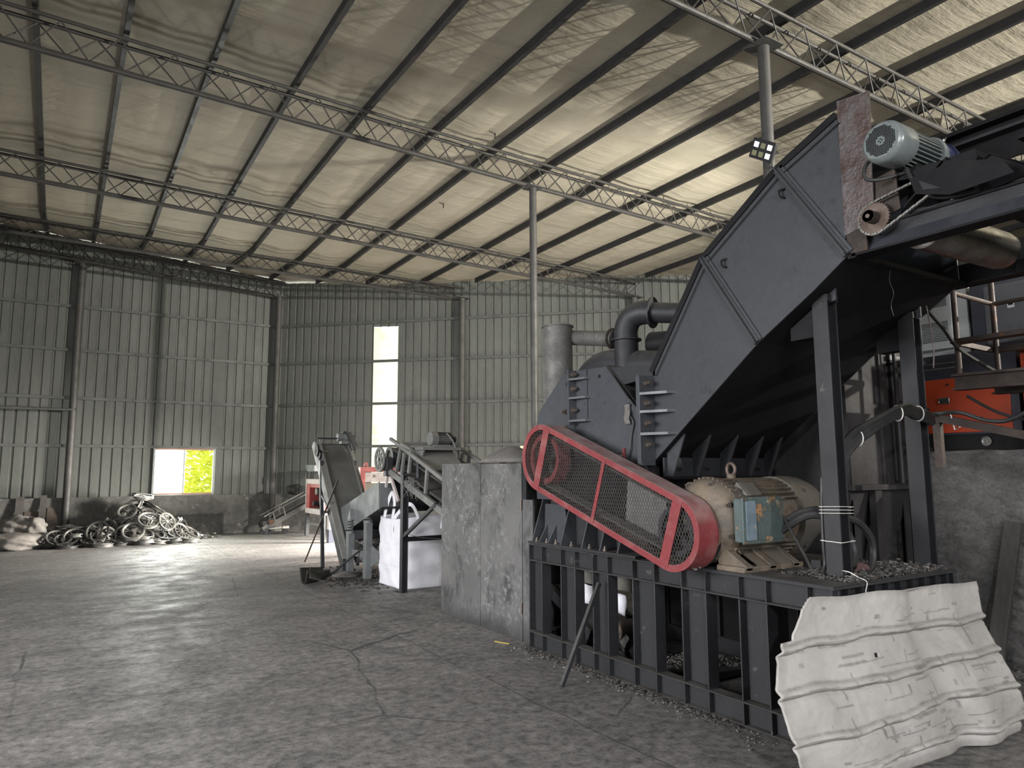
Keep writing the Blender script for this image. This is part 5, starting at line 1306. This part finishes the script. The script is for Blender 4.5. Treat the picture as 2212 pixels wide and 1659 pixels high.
MB().lathe([(0, R - .03), (0, R), (.03, R), (.03, R - .03)], (3.885, 9.74, 1.775), (1, 0, 0), 48, closed=True).put('flywheel_rim', M['machine'], se)
MB().cyl((3.87, 9.74, 1.775), (4.1, 9.72, 1.795), .028, 14).put('flywheel_hub', M['dark'], se)
# motor platform and motor
MB().hexa([(4.05, 9.10, 1.90), (4.62, 9.10, 1.90), (4.62, 8.62, 1.885), (4.05, 8.62, 1.885), (4.05, 9.10, 1.935), (4.62, 9.10, 1.935), (4.62, 8.62, 1.925), (4.05, 8.62, 1.925)]).put('motor_platform', M['machine'], se, bev=.004)
MB().prism([(9.05, 1.90), (8.65, 1.885), (8.78, 1.70), (8.95, 1.70)], 'x', 4.08, 4.10).put('gusset', M['machine'], se)
MB().hexa([(4.06, 8.92, 1.93), (4.60, 8.92, 1.93), (4.60, 8.45, 1.62), (4.06, 8.45, 1.62), (4.06, 8.92, 1.94), (4.60, 8.92, 1.94), (4.60, 8.45, 1.63), (4.06, 8.45, 1.63)]).put('chute_plate', M['machine'], se)
sm = MB(); SY, SZ = 8.88, 2.045
sm.lathe([(0, .02), (0, .085), (.015, .098), (.11, .098)], (4.26, SY, SZ), (1, 0, 0), 32); sm = sm.put('motor', M['machine'], se)
MB().cyl((4.37, SY, SZ), (4.56, SY, SZ), .082, 28).put('motor_body', M['machine'], sm)
for k in range(20):
    a = 2 * PI * k / 20; c, s_ = math.cos(a), math.sin(a)
    MB().beam((4.375, SY + c * .088, SZ + s_ * .088), (4.56, SY + c * .088, SZ + s_ * .088), .006, .018, (0, c, s_)).put('fin', M['dark'], sm)
MB().lathe([(0, .095), (.03, .09), (.05, .05), (.10, .045)], (4.56, SY, SZ), (1, 0, 0), 24).put('motor_end', M['dark'], sm)
MB().box(4.30, 4.56, SY - .07, SY + .07, 1.935, 1.965).put('motor_foot', M['machine'], sm)
MB().tube(bez([(4.50, SY - .06, SZ + .08), (4.56, SY - .12, SZ - .02), (4.60, SY - .16, SZ - .16), (4.60, SY - .18, SZ - .28)], 6), .012, 6).put('motor_cable', M['machine'], sm)
# idlers, a hanging clump of swarf and wires
for f in (.25, .45, .65, .85):
    y, z = lerp(9.6, 7.8, f), lerp(1.63, 1.09, f)
    MB().cyl((4.03, y, z + .03), (4.87, y, z + .03), .032, 14).put('idler', M['dark'], se)
MB().cyl((4.06, 8.78, 1.73), (4.06, 8.78, 1.52), .03, 12).put('tension_cylinder', M['dark'], se)
m = MB(); rs = random.Random(4)
for _ in range(46):
    p = V((3.97 + rs.uniform(-.03, .06), 8.84 + rs.gauss(0, .06), 1.46 + rs.gauss(0, .03)))
    m.tube(bez([p, p + V((rs.gauss(0, .03), rs.gauss(0, .04), rs.uniform(-.02, .05))), p + V((rs.gauss(0, .04), rs.gauss(0, .05), rs.uniform(-.22, .02)))], 3), .003, 4)
tag(m.put('swarf_clump', M['machine']), 'tangle of wire swarf hanging on the separator beam above the bag', 'swarf', kind='stuff')
MB().beam((4.04, 9.72, 1.60), (4.06, 9.42, 1.19), .05, .03, (1, 0, 0)).put('scraper_bar', M['offwhite'], se)
MB().beam((4.04, 9.76, 1.60), (4.05, 9.86, 1.38), .03, .03, (1, 0, 0)).put('scraper_bar', M['offwhite'], se)
MB().hexa([(4.06, 9.7, 1.55), (4.8, 9.7, 1.55), (4.8, 9.35, 1.05), (4.06, 9.35, 1.05), (4.08, 9.68, 1.55), (4.82, 9.68, 1.55), (4.82, 9.33, 1.05), (4.08, 9.33, 1.05)]).put('discharge_plate', M['black'], se)
for (a, b) in (((4.02, 9.0, 1.30), (3.98, 9.12, 1.2)), ((4.05, 9.02, 1.34), (4.02, 9.2, 1.16))):
    MB().tube(bez([a, b, (4.06, 9.10, 1.08)], 6), .005, 5).put('loose_wire', M['mesh'], se)
MB().tube(bez([(3.97, 9.02, .80), (4.1, 8.8, .74), (4.4, 8.5, .73), (4.8, 8.3, .78)], 8), .004, 5).put('loose_wire', M['dark'], se)

# ================================================================ vibrating feeder on spring posts
vf = thing('vibrating_feeder', 'grey vibrating feeder trough on spring posts between belt conveyor and bag', 'feeder', (4.2, 10.7, 0))
tr = [(11.54, 1.02), (9.93, 1.455), (9.90, 1.07), (10.96, .75), (11.45, .64)]
MB().prism(tr, 'x', 3.965, 3.985).put('side_plate', M['feeder'], vf, bev=.003)
MB().prism(tr, 'x', 4.62, 4.64).put('side_plate', M['feeder'], vf)
MB().hexa([(3.985, 11.45, .65), (4.62, 11.45, .65), (4.62, 9.90, 1.08), (3.985, 9.90, 1.08), (3.985, 11.45, .665), (4.62, 11.45, .665), (4.62, 9.90, 1.095), (3.985, 9.90, 1.095)]).put('pan', M['feeder'], vf)
MB().box(3.98, 4.63, 9.90, 9.915, 1.09, 1.44).put('end_plate', M['feeder'], vf)
MB().hexa([(4.0, 9.93, 1.06), (4.62, 9.93, 1.06), (4.7, 9.5, 1.10), (4.1, 9.5, 1.10), (4.0, 9.93, 1.09), (4.62, 9.93, 1.09), (4.7, 9.5, 1.12), (4.1, 9.5, 1.12)]).put('outlet_lip', M['black'], vf)
for y, z0, x, base_r in ((10.98, .67, 3.93, .1), (10.46, .86, 4.02, .05)):
    for xo in (0, .66):
        px_ = x + xo
        MB().box(px_ - .05, px_ + .05, y - .06, y + .06, 0.0, z0 - .02).put('post', M['feeder'], vf, bev=.003)
        m = MB(); m.cyl((px_, y, z0 - .02), (px_, y, z0 + .015), .07, 18); m.put('spring_seat', M['feeder'], vf)
        top_z = z0 + .19
        m = MB(); n_ = 60
        m.tube([(px_ + math.cos(2 * PI * 4 * k / n_) * .045, y + math.sin(2 * PI * 4 * k / n_) * .045, z0 + .02 + (top_z - z0 - .02) * k / n_) for k in range(n_ + 1)], .011, 8)
        m.put('coil_spring', M['feeder'], vf)
        MB().prism([(y + .09, top_z), (y - .07, top_z), (y - .05, top_z + .16)], 'x', px_ - .03, px_ + .05).put('spring_bracket', M['feeder'], vf)
MB().prism([(10.9, .27), (10.72, .45), (10.35, .50), (10.12, .44), (10.12, .28), (10.5, .15), (10.65, .2)], 'x', 4.05, 4.065).put('gusset_plate', M['feeder'], vf)
MB().beam((3.95, 10.98, .36), (4.02, 10.46, .36), .03, .10).put('tie_plate', M['feeder'], vf)
MB().beam((4.02, 10.98, .24), (4.66, 10.46, .24), .06, .08).put('tie_plate', M['black'], vf)
MB().hexa([(3.98, 11.85, .44), (4.6, 11.85, .44), (4.6, 10.55, .60), (3.98, 10.55, .60), (3.98, 11.45, .66), (4.6, 11.45, .66), (4.6, 10.55, .72), (3.98, 10.55, .72)]).put('lower_hopper', M['dark'], vf)
m = MB(); rs = random.Random(8); m.chips(240, lambda: (rs.uniform(4.0, 4.4), rs.uniform(10.55, 11.1), .50 + abs(rs.gauss(0, .03))), .02)
tag(m.put('feeder_chips', M['litterpale']), 'small pale chips heaped under the vibrating feeder trough', 'chips', kind='stuff')
m = MB(); m.chips(500, lambda: (3.95 + rs.gauss(0, .25), 10.5 + rs.gauss(0, .5), .006), .03)
tag(m.put('feeder_litter', M['scrap']), 'dark debris scattered on the floor under the vibrating feeder', 'litter', kind='stuff')
m = MB(); m.lathe([(0, .26), (.03, .18), (.07, .08), (.085, .005)], (3.86, 10.93, 0.001), (0, 0, 1), 20)
tag(m.put('dust_pile', M['dustheap'], sub=1), 'small dust pile at the foot of the nearer-left feeder post', 'dust', kind='stuff')

# ================================================================ steep belt conveyor behind the feeder
bc = thing('belt_conveyor', 'steep grey belt conveyor with side rails and a motor at its top', 'conveyor', (4.15, 11.7, 0))
def cv(s, off=0.0):
    """point along the incline (y, z): s metres from the foot, off normal to the belt"""
    d = V((.655, .755)); n = V((-.755, .655)); p = V((10.98, .16)) + d * s + n * off
    return p.x, p.y
def slab(x0, x1, s0, s1, o0, o1, nm, mt, bev=0):
    m = MB(); q = [cv(s0, o0), cv(s1, o0), cv(s1, o1), cv(s0, o1)]
    m.prism([(a, b) for a, b in q], 'x', x0, x1); return m.put(nm, M[mt], bc, bev=bev)
slab(3.93, 4.42, .25, 2.52, .02, .035, 'belt', 'conveyor_belt')
slab(3.93, 4.42, .25, 2.52, -.17, -.155, 'belt', 'conveyor_belt')
for x in (3.84, 4.42):
    slab(x, x + .09, .10, 2.62, -.02, .02, 'side_rail', 'machine', .003)
    slab(x + (0 if x < 4 else .075), x + (.015 if x < 4 else .09), .0, 2.66, -.16, -.02, 'side_rail', 'dark')
    slab(x + (0.075 if x < 4 else 0), x + (.09 if x < 4 else .015), .3, 2.62, .02, .08, 'skirt', 'machine')
for k in range(5):
    s = .5 + k * .45; y, z = cv(s, -.06); MB().cyl((3.86, y, z), (4.49, y, z), .03, 12).put('idler', M['dark'], bc)
y, z = cv(2.52, -.07); MB().cyl((3.90, y, z), (4.45, y, z), .09, 24).put('head_pulley', M['dark'], bc)
y, z = cv(.25, -.07); MB().cyl((3.90, y, z), (4.45, y, z), .09, 24).put('tail_pulley', M['dark'], bc)
for x in (3.86, 4.47):
    MB().beam((x, 12.10, 0), (x, 12.34, 1.80), .055, .055, (1, 0, 0)).put('leg', M['dark'], bc, bev=.003)
    MB().beam((x, 11.03, 0), (x, 11.03, .26), .06, .06, (1, 0, 0)).put('foot', M['dark'], bc)
MB().beam((3.86, 12.22, .92), (4.47, 12.22, .92), .04, .04).put('cross_tie', M['dark'], bc)
MB().beam((3.85, 12.20, 1.2), (3.85, 11.85, 1.02), .03, .04).put('stay', M['dark'], bc)
MB().beam((3.86, 12.62, 2.20), (4.50, 12.62, 2.20), .03, .03).put('motor_rail', M['dark'], bc)
cm = MB().lathe([(0, .05), (.0, .07), (.10, .075), (.10, .082), (.24, .082), (.27, .06)], (4.22, 12.58, 2.225), (1, 0, 0), 26).put('motor', M['feeder'], bc)
MB().box(4.28, 4.42, 12.5, 12.66, 2.10, 2.16).put('motor_foot', M['machine'], cm)
MB().box(4.30, 4.38, 12.50, 12.60, 2.29, 2.33).put('terminal_box', M['dark'], cm, bev=.005)
MB().beam((4.40, 12.52, 2.31), (4.50, 12.38, 2.05), .02, .10, (1, 0, 0)).put('motor_belt', M['dark'], cm)
MB().beam((4.53, 12.6, 2.26), (4.50, 12.45, 2.0), .03, .05, (1, 0, 0)).put('guard_bar', M['dark'], bc)
MB().lathe([(0, .02), (0, .105), (.03, .105), (.03, .02)], (3.70, 12.12, 1.97), (1, 0, 0), 28).put('belt_pulley', M['black'], bc)
MB().lathe([(0, .02), (0, .085), (.03, .085), (.03, .02)], (3.765, 12.18, 1.90), (1, 0, 0), 28).put('belt_pulley', M['black'], bc)
MB().cyl((3.70, 12.14, 1.95), (3.93, 12.2, 1.95), .018, 10).put('pulley_shaft', M['bright'], bc)
tag(MB().cyl((3.845, 13.08, .004), (3.805, 11.27, 1.47), .013, 8).put('steel_rod', M['brown']), 'long thin rod leaning against the side of the steep belt conveyor', 'rod')

# ---- shovel lying in front
sh = thing('shovel', 'dark square shovel lying on the floor with its handle on the feeder', 'shovel', (3.2, 10.4, 0))
def blade(u, v):
    x = 3.04 + .40 * u; y = 10.22 + .36 * v + .20 * u
    z = .022 + .21 * (abs(2 * v - 1) ** 3) * (1 - .2 * u) + (.16 * max(0, u - .55) * 2) * (1 - abs(2 * v - 1)) * .8
    return (x, y, z)
m = MB(); m.grid(blade, 16, 16); m.put('blade', M['shovel'], sh, solid=.008, sharp=60)
m = MB(); m.grid(lambda u, v: (3.06 + .16 * v + .1 * u, 10.16 + .34 * u, .03 + .22 * math.sin(PI * (.15 + .7 * u)) * (1 - .5 * v)), 12, 8); m.put('bent_lip', M['shovel'], sh, solid=.006)
MB().tube([(3.36, 10.62, .07), (3.50, 10.80, .09), (4.02, 10.67, .42)] and [(3.40, 10.58, .06), (3.56, 10.66, .11), (4.01, 10.66, .44)], .017, 10).put('handle', M['dark'], sh)
MB().cyl((3.36, 10.52, .06), (3.50, 10.63, .095), .028, 10).put('socket', M['shovel'], sh)

# ================================================================ red machine, its hopper and the red gantry behind the conveyor
rm = thing('red_machine', 'small red machine with whitish edges on dark legs behind the belt conveyor', 'machine', (5.8, 17.8, 0))
RX0, RX1, RY0, RY1 = 5.43, 6.2, 17.10, 18.56
MB().box(RX0, RX1, RY0, RY1, 1.31, 1.43).put('top_frame', M['offwhite'], rm, bev=.006)
MB().box(RX0, RX1, RY0, RY1, .57, .70).put('bottom_frame', M['offwhite'], rm, bev=.006)
for y0, y1 in ((RY1 - .30, RY1 - .04), (RY0 + .04, RY0 + .10)):
    MB().box(RX0 + .01, RX1, y0, y1, .70, 1.31).put('jamb', M['redmachine'], rm)
for y in (RY1 - .05, RY0 + .0):
    MB().box(RX0 - .004, RX0 + .05, y, y + .05, .60, 1.43).put('corner_edge', M['offwhite'], rm)
MB().box(RX0 + .25, RX1, RY0 + .1, RY1 - .3, .70, 1.31).put('back_panel', M['dark'], rm)
MB().box(RX0 + .02, RX1, RY0 + .1, RY1 - .3, 1.22, 1.31).put('head_panel', M['redmachine'], rm)
MB().box(RX0 + .05, RX1, RY0 - .012, RY0, .68, 1.32).put('end_panel', M['redmachine'], rm)
MB().lathe([(0, .22), (0, .27), (.05, .27), (.05, .22)], (RX0 + .12, 17.55, .97), (1, 0, 0), 32, closed=True).put('flywheel', M['machine'], rm)
MB().cyl((RX0 + .10, 17.55, .97), (RX0 + .25, 17.55, .97), .08, 16).put('flywheel_hub', M['machine'], rm)
MB().lathe([(0, .09), (.1, .09)], (RX0 + .10, 18.02, 1.12), (1, 0, 0), 20).put('small_pulley', M['machine'], rm)
MB().cyl((RX0 + .06, 18.1, .82), (RX0 + .25, 18.1, .82), .06, 12).put('small_pulley', M['dark'], rm)
for x, y in ((RX0 + .04, RY1 - .06), (RX1 - .04, RY1 - .06), (RX0 + .04, RY0 + .08), (RX1 - .04, RY0 + .08)):
    MB().box(x - .045, x + .045, y - .045, y + .045, 0, .57).put('leg', M['dark'], rm, bev=.003)
MB().box(RX0, RX0 + .04, RY0, RY1, .30, .34).put('leg_tie', M['machine'], rm)
MB().prism([(18.66, 1.62), (18.05, 1.62), (18.05, 1.78), (18.86, 1.80)], 'x', RX0 + .05, RX1 - .1).put('hopper', M['feeder'], rm, bev=.004)
MB().box(RX0 + .1, RX1 - .2, 18.2, 18.55, 1.43, 1.62).put('hopper_neck', M['black'], rm)
t = thing('white_post', 'short white and navy post standing behind the foot of the belt conveyor', 'post', (5.36, 16.3, 0))
MB().box(5.30, 5.42, 16.22, 16.38, 0, .30).put('base', M['navy'], t); MB().box(5.30, 5.42, 16.22, 16.38, .30, .72).put('shaft', M['offwhite'], t)
gt = thing('red_gantry', 'red gantry frame with a lifting ear in front of the light strip', 'frame', (5.5, 13.6, 0))
MB().box(5.03, 6.1, 13.55, 13.67, 1.60, 1.70).put('top_beam', M['redmachine'], gt, bev=.004)
MB().box(5.03, 5.13, 13.55, 13.67, 0, 1.60).put('post', M['redmachine'], gt, bev=.004); MB().box(6.0, 6.1, 13.55, 13.67, 0, 1.60).put('post', M['redmachine'], gt, bev=.004)
MB().lathe([(0, .018), (0, .045), (.02, .045), (.02, .018)], (5.16, 13.60, 1.745), (0, 1, 0), 20, closed=True).put('lifting_ear', M['redmachine'], gt)
MB().box(5.14, 5.17, 13.60, 13.62, 1.70, 1.72).put('ear_foot', M['redmachine'], gt)
MB().box(5.13, 6.0, 13.62, 13.65, 1.40, 1.59).put('head_plate', M['offwhite'], gt)
MB().cyl((5.35, 13.60, 1.52), (5.35, 13.62, 1.52), .03, 12).put('bolt', M['bolt'], gt)
MB().box(5.13, 6.0, 13.66, 13.70, .9, 1.38).put('back_plate', mat('beige_plate', (0.24, 0.23, 0.19), (0.2, 0.19, 0.16), 4), gt)
t = thing('yellow_screen', 'yellow-edged dark screen standing just above the vibrating feeder', 'frame', (5.2, 12.9, 0))
MB().box(5.02, 5.06, 12.9, 12.94, .4, 1.32).put('post', M['yellow'], t); MB().box(5.02, 5.5, 12.9, 12.94, 1.29, 1.33).put('top_rail', M['yellow'], t)
MB().box(5.06, 5.5, 12.92, 12.95, .0, 1.29).put('panel', M['black'], t)

# ================================================================ small mobile conveyor by the wall
sc = thing('small_conveyor', 'small low mobile conveyor with pipe rails by the far concrete dado', 'conveyor', (5.1, 19.5, 0))
YA, YB_ = 19.35, 19.85
def sp_(x): return .16 + (x - 4.60) * .52
for y in (YA, YB_):
    MB().beam((4.58, y, .13), (6.3, y, sp_(6.3) - .02), .03, .10).put('side_frame', M['machine'], sc, bev=.003)
    MB().cyl((4.60, y, .46), (5.75, y, .46 + .60), .014, 8).put('side_rail', M['palerail'], sc)
    MB().cyl((4.55, y, .17), (5.9, y, .17 + .70), .012, 8).put('side_rail', M['palerail'], sc)
    for x in (4.86, 5.12):
        MB().cyl((x + .03, y, sp_(x)), (x - .03, y, sp_(x) + .26), .014, 8).put('upright', M['palerail'], sc)
    MB().box(4.62, 4.72, y - .02, y + .02, 0.0, .16).put('foot', M['dark'], sc)
MB().hexa([(4.6, YA, .16), (6.3, YA, sp_(6.3)), (6.3, YB_, sp_(6.3)), (4.6, YB_, .16), (4.6, YA, .18), (6.3, YA, sp_(6.3) + .02), (6.3, YB_, sp_(6.3) + .02), (4.6, YB_, .18)]).put('belt', M['belt'], sc)
MB().cyl((4.66, YA, .25), (4.66, YB_, .25), .09, 18).put('tail_drum', M['dark'], sc)
MB().cyl((4.72, YA - .02, .30), (4.83, YA - .02, .34), .055, 14).put('small_motor', M['copper'], sc)
MB().beam((4.70, YA, .14), (5.15, YA, .18), .03, .03).put('wheel_bar', M['palerail'], sc)
MB().cyl((5.15, YA - .02, .07), (5.15, YA + .03, .07), .068, 16).put('wheel', M['black'], sc)
MB().box(5.08, 5.24, YA - .03, YA + .04, .14, .20).put('wheel_bracket', M['palerail'], sc)
m = MB(); m.tube(bez([(4.72, YA + .05, .2), (4.75, YA + .05, .42), (4.88, YA + .05, .58)], 6), .016, 8); m.put('hoop', M['machine'], sc)
# wire coil and paper lying on the dado ledge
m = MB(); rs = random.Random(2)
for k in range(5):
    c = V((5.42 + .04 * k, 20.0 - .03 * k, 1.13)); r = .11 + .01 * k
    m.tube([c + V((math.cos(2 * PI * i / 20) * r * .8, .03 * math.sin(i), math.sin(2 * PI * i / 20) * r)) for i in range(20)], .010, 6, closed=True)
tag(m.put('cable_coil', M['rubber']), 'loose coil of black cable on the dado beside the corner column', 'coil')

# ================================================================ left corner: wheel heap, sacks, boards, spare tube
wl_mat = [M['alloy'], M['alloydark']]
def wheel_mesh(spokes, R, W, mt, nm='alloy_wheel'):
    m = MB()
    prof = [(-W / 2, R - .022), (-W / 2, R), (-W / 2 + .012, R), (-W * .22, R - .026), (W * .22, R - .026), (W / 2 - .012, R), (W / 2, R), (W / 2, R - .022), (W * .25, R - .042), (-W * .25, R - .042)]
    m.lathe(prof, (0, 0, 0), (0, 0, 1), 30, closed=True)
    m.cyl((0, 0, -W * .45), (0, 0, W * .45), .036, 14)
    for k in range(spokes):
        a = 2 * PI * k / spokes; b = a + .18
        m.beam((math.cos(a) * .03, math.sin(a) * .03, 0), (math.cos(b) * (R - .035), math.sin(b) * (R - .035), 0), .024 if spokes < 8 else .014, .022)
        if spokes <= 5: m.beam((math.cos(a) * .03, math.sin(a) * .03, 0), (math.cos(b - .4) * (R - .035), math.sin(b - .4) * (R - .035), 0), .02, .018)
    o = m.put(nm, mt); return o
protos = [wheel_mesh(5, .205, .075, M['alloy']), wheel_mesh(10, .22, .06, M['alloy']), wheel_mesh(3, .235, .085, M['alloy']), wheel_mesh(6, .21, .07, M['alloydark']), wheel_mesh(5, .235, .06, M['alloydark']), wheel_mesh(3, .17, .09, M['alloydark'])]
used = set(); rs = random.Random(21)
def place_wheel(k, loc, tilt, az, spin, label=None):
    o = protos[k]
    if k in used:
        o = o.copy(); COL.objects.link(o)
    used.add(k)
    o.location = loc
    o.rotation_euler = (Mx.Rotation(az, 3, 'Z') @ Mx.Rotation(tilt, 3, 'X') @ Mx.Rotation(spin, 3, 'Z')).to_euler()
    tag(o, label or 'greasy scrap alloy wheel jumbled in the wheel heap below the window', 'wheel', 'scrap wheel heap' if not label else 'picked-out wheels of the scrap heap')
    return o
def heap_z(x, y):
    """height of the scrap heap: a peak below the window and a low tail to the left"""
    h = max(0, 1.02 * (1 - math.hypot((x - 1.75) / 1.25, (y - 19.55) / 1.15)))
    t = .36 * max(0, 1 - math.hypot((x - .45) / 1.35, (y - 19.3) / 1.0) ** 2)
    return max(h, t)
place_wheel(1, (1.78, 19.40, 1.03), .18, .2, .3, 'flat dusty wheel lying topmost on the scrap wheel heap')
place_wheel(2, (1.83, 18.55, .52), .75, .15, .4, 'large bright-rimmed wheel lying tilted on the front of the heap')
place_wheel(1, (2.22, 18.62, .47), 1.15, .6, .2, 'wheel with many thin spokes standing upright at the heap front, right side')
place_wheel(4, (.82, 18.45, .33), 1.05, -.35, .1, 'large dark wheel standing tilted at the front of the low left tail')
place_wheel(2, (1.52, 18.42, .30), .85, -.25, .9, 'three-spoked wheel slanting at the foot of the heap centre')
place_wheel(4, (.08, 18.55, .20), .7, .3, .5, 'dark wheel at the far left end of the heap beside the sacks')
place_wheel(0, (1.42, 19.0, .72), .8, -.4, .2, 'five-spoked wheel high on the left shoulder of the heap')
n = 0
while n < 150:
    x, y = rs.uniform(-.3, 2.95), rs.uniform(18.25, 19.85)
    z = heap_z(x, y)
    if z < .05 or (abs(x - .21) < .33 and y > 19.75): continue
    e = .12; gx = (heap_z(x + e, y) - heap_z(x - e, y)) / (2 * e); gy = (heap_z(x, y + e) - heap_z(x, y - e)) / (2 * e)
    az = math.atan2(gx, -gy) if False else math.atan2(-gy, -gx) + PI / 2
    tilt = math.atan(math.hypot(gx, gy)) + rs.gauss(0, .35)
    place_wheel(rs.choice([0, 0, 1, 2, 3, 3, 4, 4, 5]) if x > 1.0 else rs.choice([3, 3, 4, 4, 5, 5, 0]), (x, y, max(z * rs.uniform(.75, 1.0), .05 + .2 * abs(math.sin(tilt)))), tilt, az, rs.uniform(0, 6.3))
    n += 1
for k in range(9):
    place_wheel(rs.choice([0, 3, 5]), (rs.uniform(.2, 2.9), 18.22 + rs.uniform(0, .15), .05), rs.gauss(0, .12), rs.uniform(0, 6), 0)
m = MB(); m.grid(lambda u, v: (-.5 + 3.6 * u, 18.2 + 1.8 * v, max(heap_z(-.5 + 3.6 * u, 18.2 + 1.8 * v) - .14, -.02) + .03 * math.sin(u * 60) * math.sin(v * 40)), 60, 36)
tag(m.put('scrap_bed', M['scrap']), 'dark oily scrap filling the gaps under the heaped wheels', 'scrap', kind='stuff')
m = MB(); m.chips(180, lambda: (rs.gauss(2.95, .22), rs.uniform(19.0, 19.9), abs(rs.gauss(.02, .03))), .05, .5)
tag(m.put('scrap_bits', M['alloy']), 'small alloy scraps spilling at the right foot of the wheel heap', 'scrap', kind='stuff')
# sacks
def lump(name, c, r, label, mt, seed, cat='sack'):
    q = random.Random(seed); m = MB(); bmesh.ops.create_icosphere(m.bm, subdivisions=4, radius=1)
    ph = [q.uniform(0, 6) for _ in range(6)]
    for v in m.bm.verts:
        p = v.co.copy()
        k = 1 + .10 * math.sin(p.x * 5 + ph[0]) * math.sin(p.y * 4 + ph[1]) + .07 * math.sin(p.z * 9 + p.x * 6 + ph[2]) + .05 * math.sin(p.y * 13 + ph[3]) * math.sin(p.x * 11 + ph[4])
        v.co = V((c[0] + p.x * r[0] * k, c[1] + p.y * r[1] * k, max(c[2] + p.z * r[2] * k, .003)))
    return tag(m.put(name, M[mt], sharp=80), label, cat)
lump('woven_sack', (-.75, 18.75, .13), (.62, .45, .22), 'dirty pale sack sprawled at the left edge of the photo', 'sack', 1)
lump('woven_sack', (-.62, 19.25, .42), (.45, .40, .26), 'brownish crumpled sack lying on top of the pale sack at far left', 'sack', 2)
lump('woven_sack', (-.35, 18.95, .30), (.22, .20, .36), 'upright twisted pale sack beside the left tail of the wheel heap', 'sack', 3)
for (x0, x1, h, tag_, mt) in ((-.78, -.62, 1.06, 'narrow dark plank leaning on the dado, left one', 'wood'), (-.31, -.18, 1.09, 'narrow dark plank leaning on the dado, right one', 'wood')):
    m = MB(); m.hexa([(x0, 19.95, 0), (x1, 19.95, 0), (x1, 19.99, 0), (x0, 19.99, 0), (x0, 20.19, h), (x1, 20.19, h), (x1, 20.23, h), (x0, 20.23, h)]); tag(m.put('plank', M['wood']), tag_, 'plank')
for (x0, x1, h, tag_) in ((-.60, -.32, .72, 'brown sheet of board leaning between the two narrow planks'), (-.16, .06, .80, 'brown sheet of board leaning beside the left wall column')):
    m = MB(); m.hexa([(x0, 19.99, 0), (x1, 19.99, 0), (x1, 20.01, 0), (x0, 20.01, 0), (x0, 20.23, h), (x1, 20.23, h), (x1, 20.25, h), (x0, 20.25, h)]); tag(m.put('board_sheet', mat('brown_board', (0.10, 0.08, 0.065), (0.075, 0.06, 0.05), 4, .8)), tag_, 'board')
tag(MB().cyl((-8.5, 20.10, 3.04), (.30, 20.10, 3.12), .035, 12).put('wall_tube', M['girt']), 'pale horizontal tube fixed across the left wall to the column', 'tube')
t = thing('brick_stack', 'two pale bricks on the dado ledge left of the window', 'bricks', (1.78, 20.28, 1.02))
MB().box(1.66, 1.86, 20.27, 20.36, 1.02, 1.065).put('brick', M['dustheap'], t); MB().box(1.68, 1.88, 20.27, 20.36, 1.065, 1.115).put('brick', M['dustheap'], t)

# torn scraps hanging from the roof blanket
for (x, y, lab) in ((6.15, 12.3, 'small torn black flap hanging from the ceiling between two trusses'), (5.55, 9.30, 'dark stain-like tuft hanging from the ceiling above the crossing truss')):
    z = roof_z(x, y) - .03
    m = MB(); m.face([(x - .09, y, z), (x + .02, y + .02, z - .005), (x + .03, y, z - .03), (x - .02, y - .01, z - .02)]); m.face([(x + .02, y, z), (x + .035, y, z), (x + .03, y, z - .10), (x + .015, y + .01, z - .09)])
    tag(m.put('torn_flap', M['black'], solid=.006), lab, 'scrap')
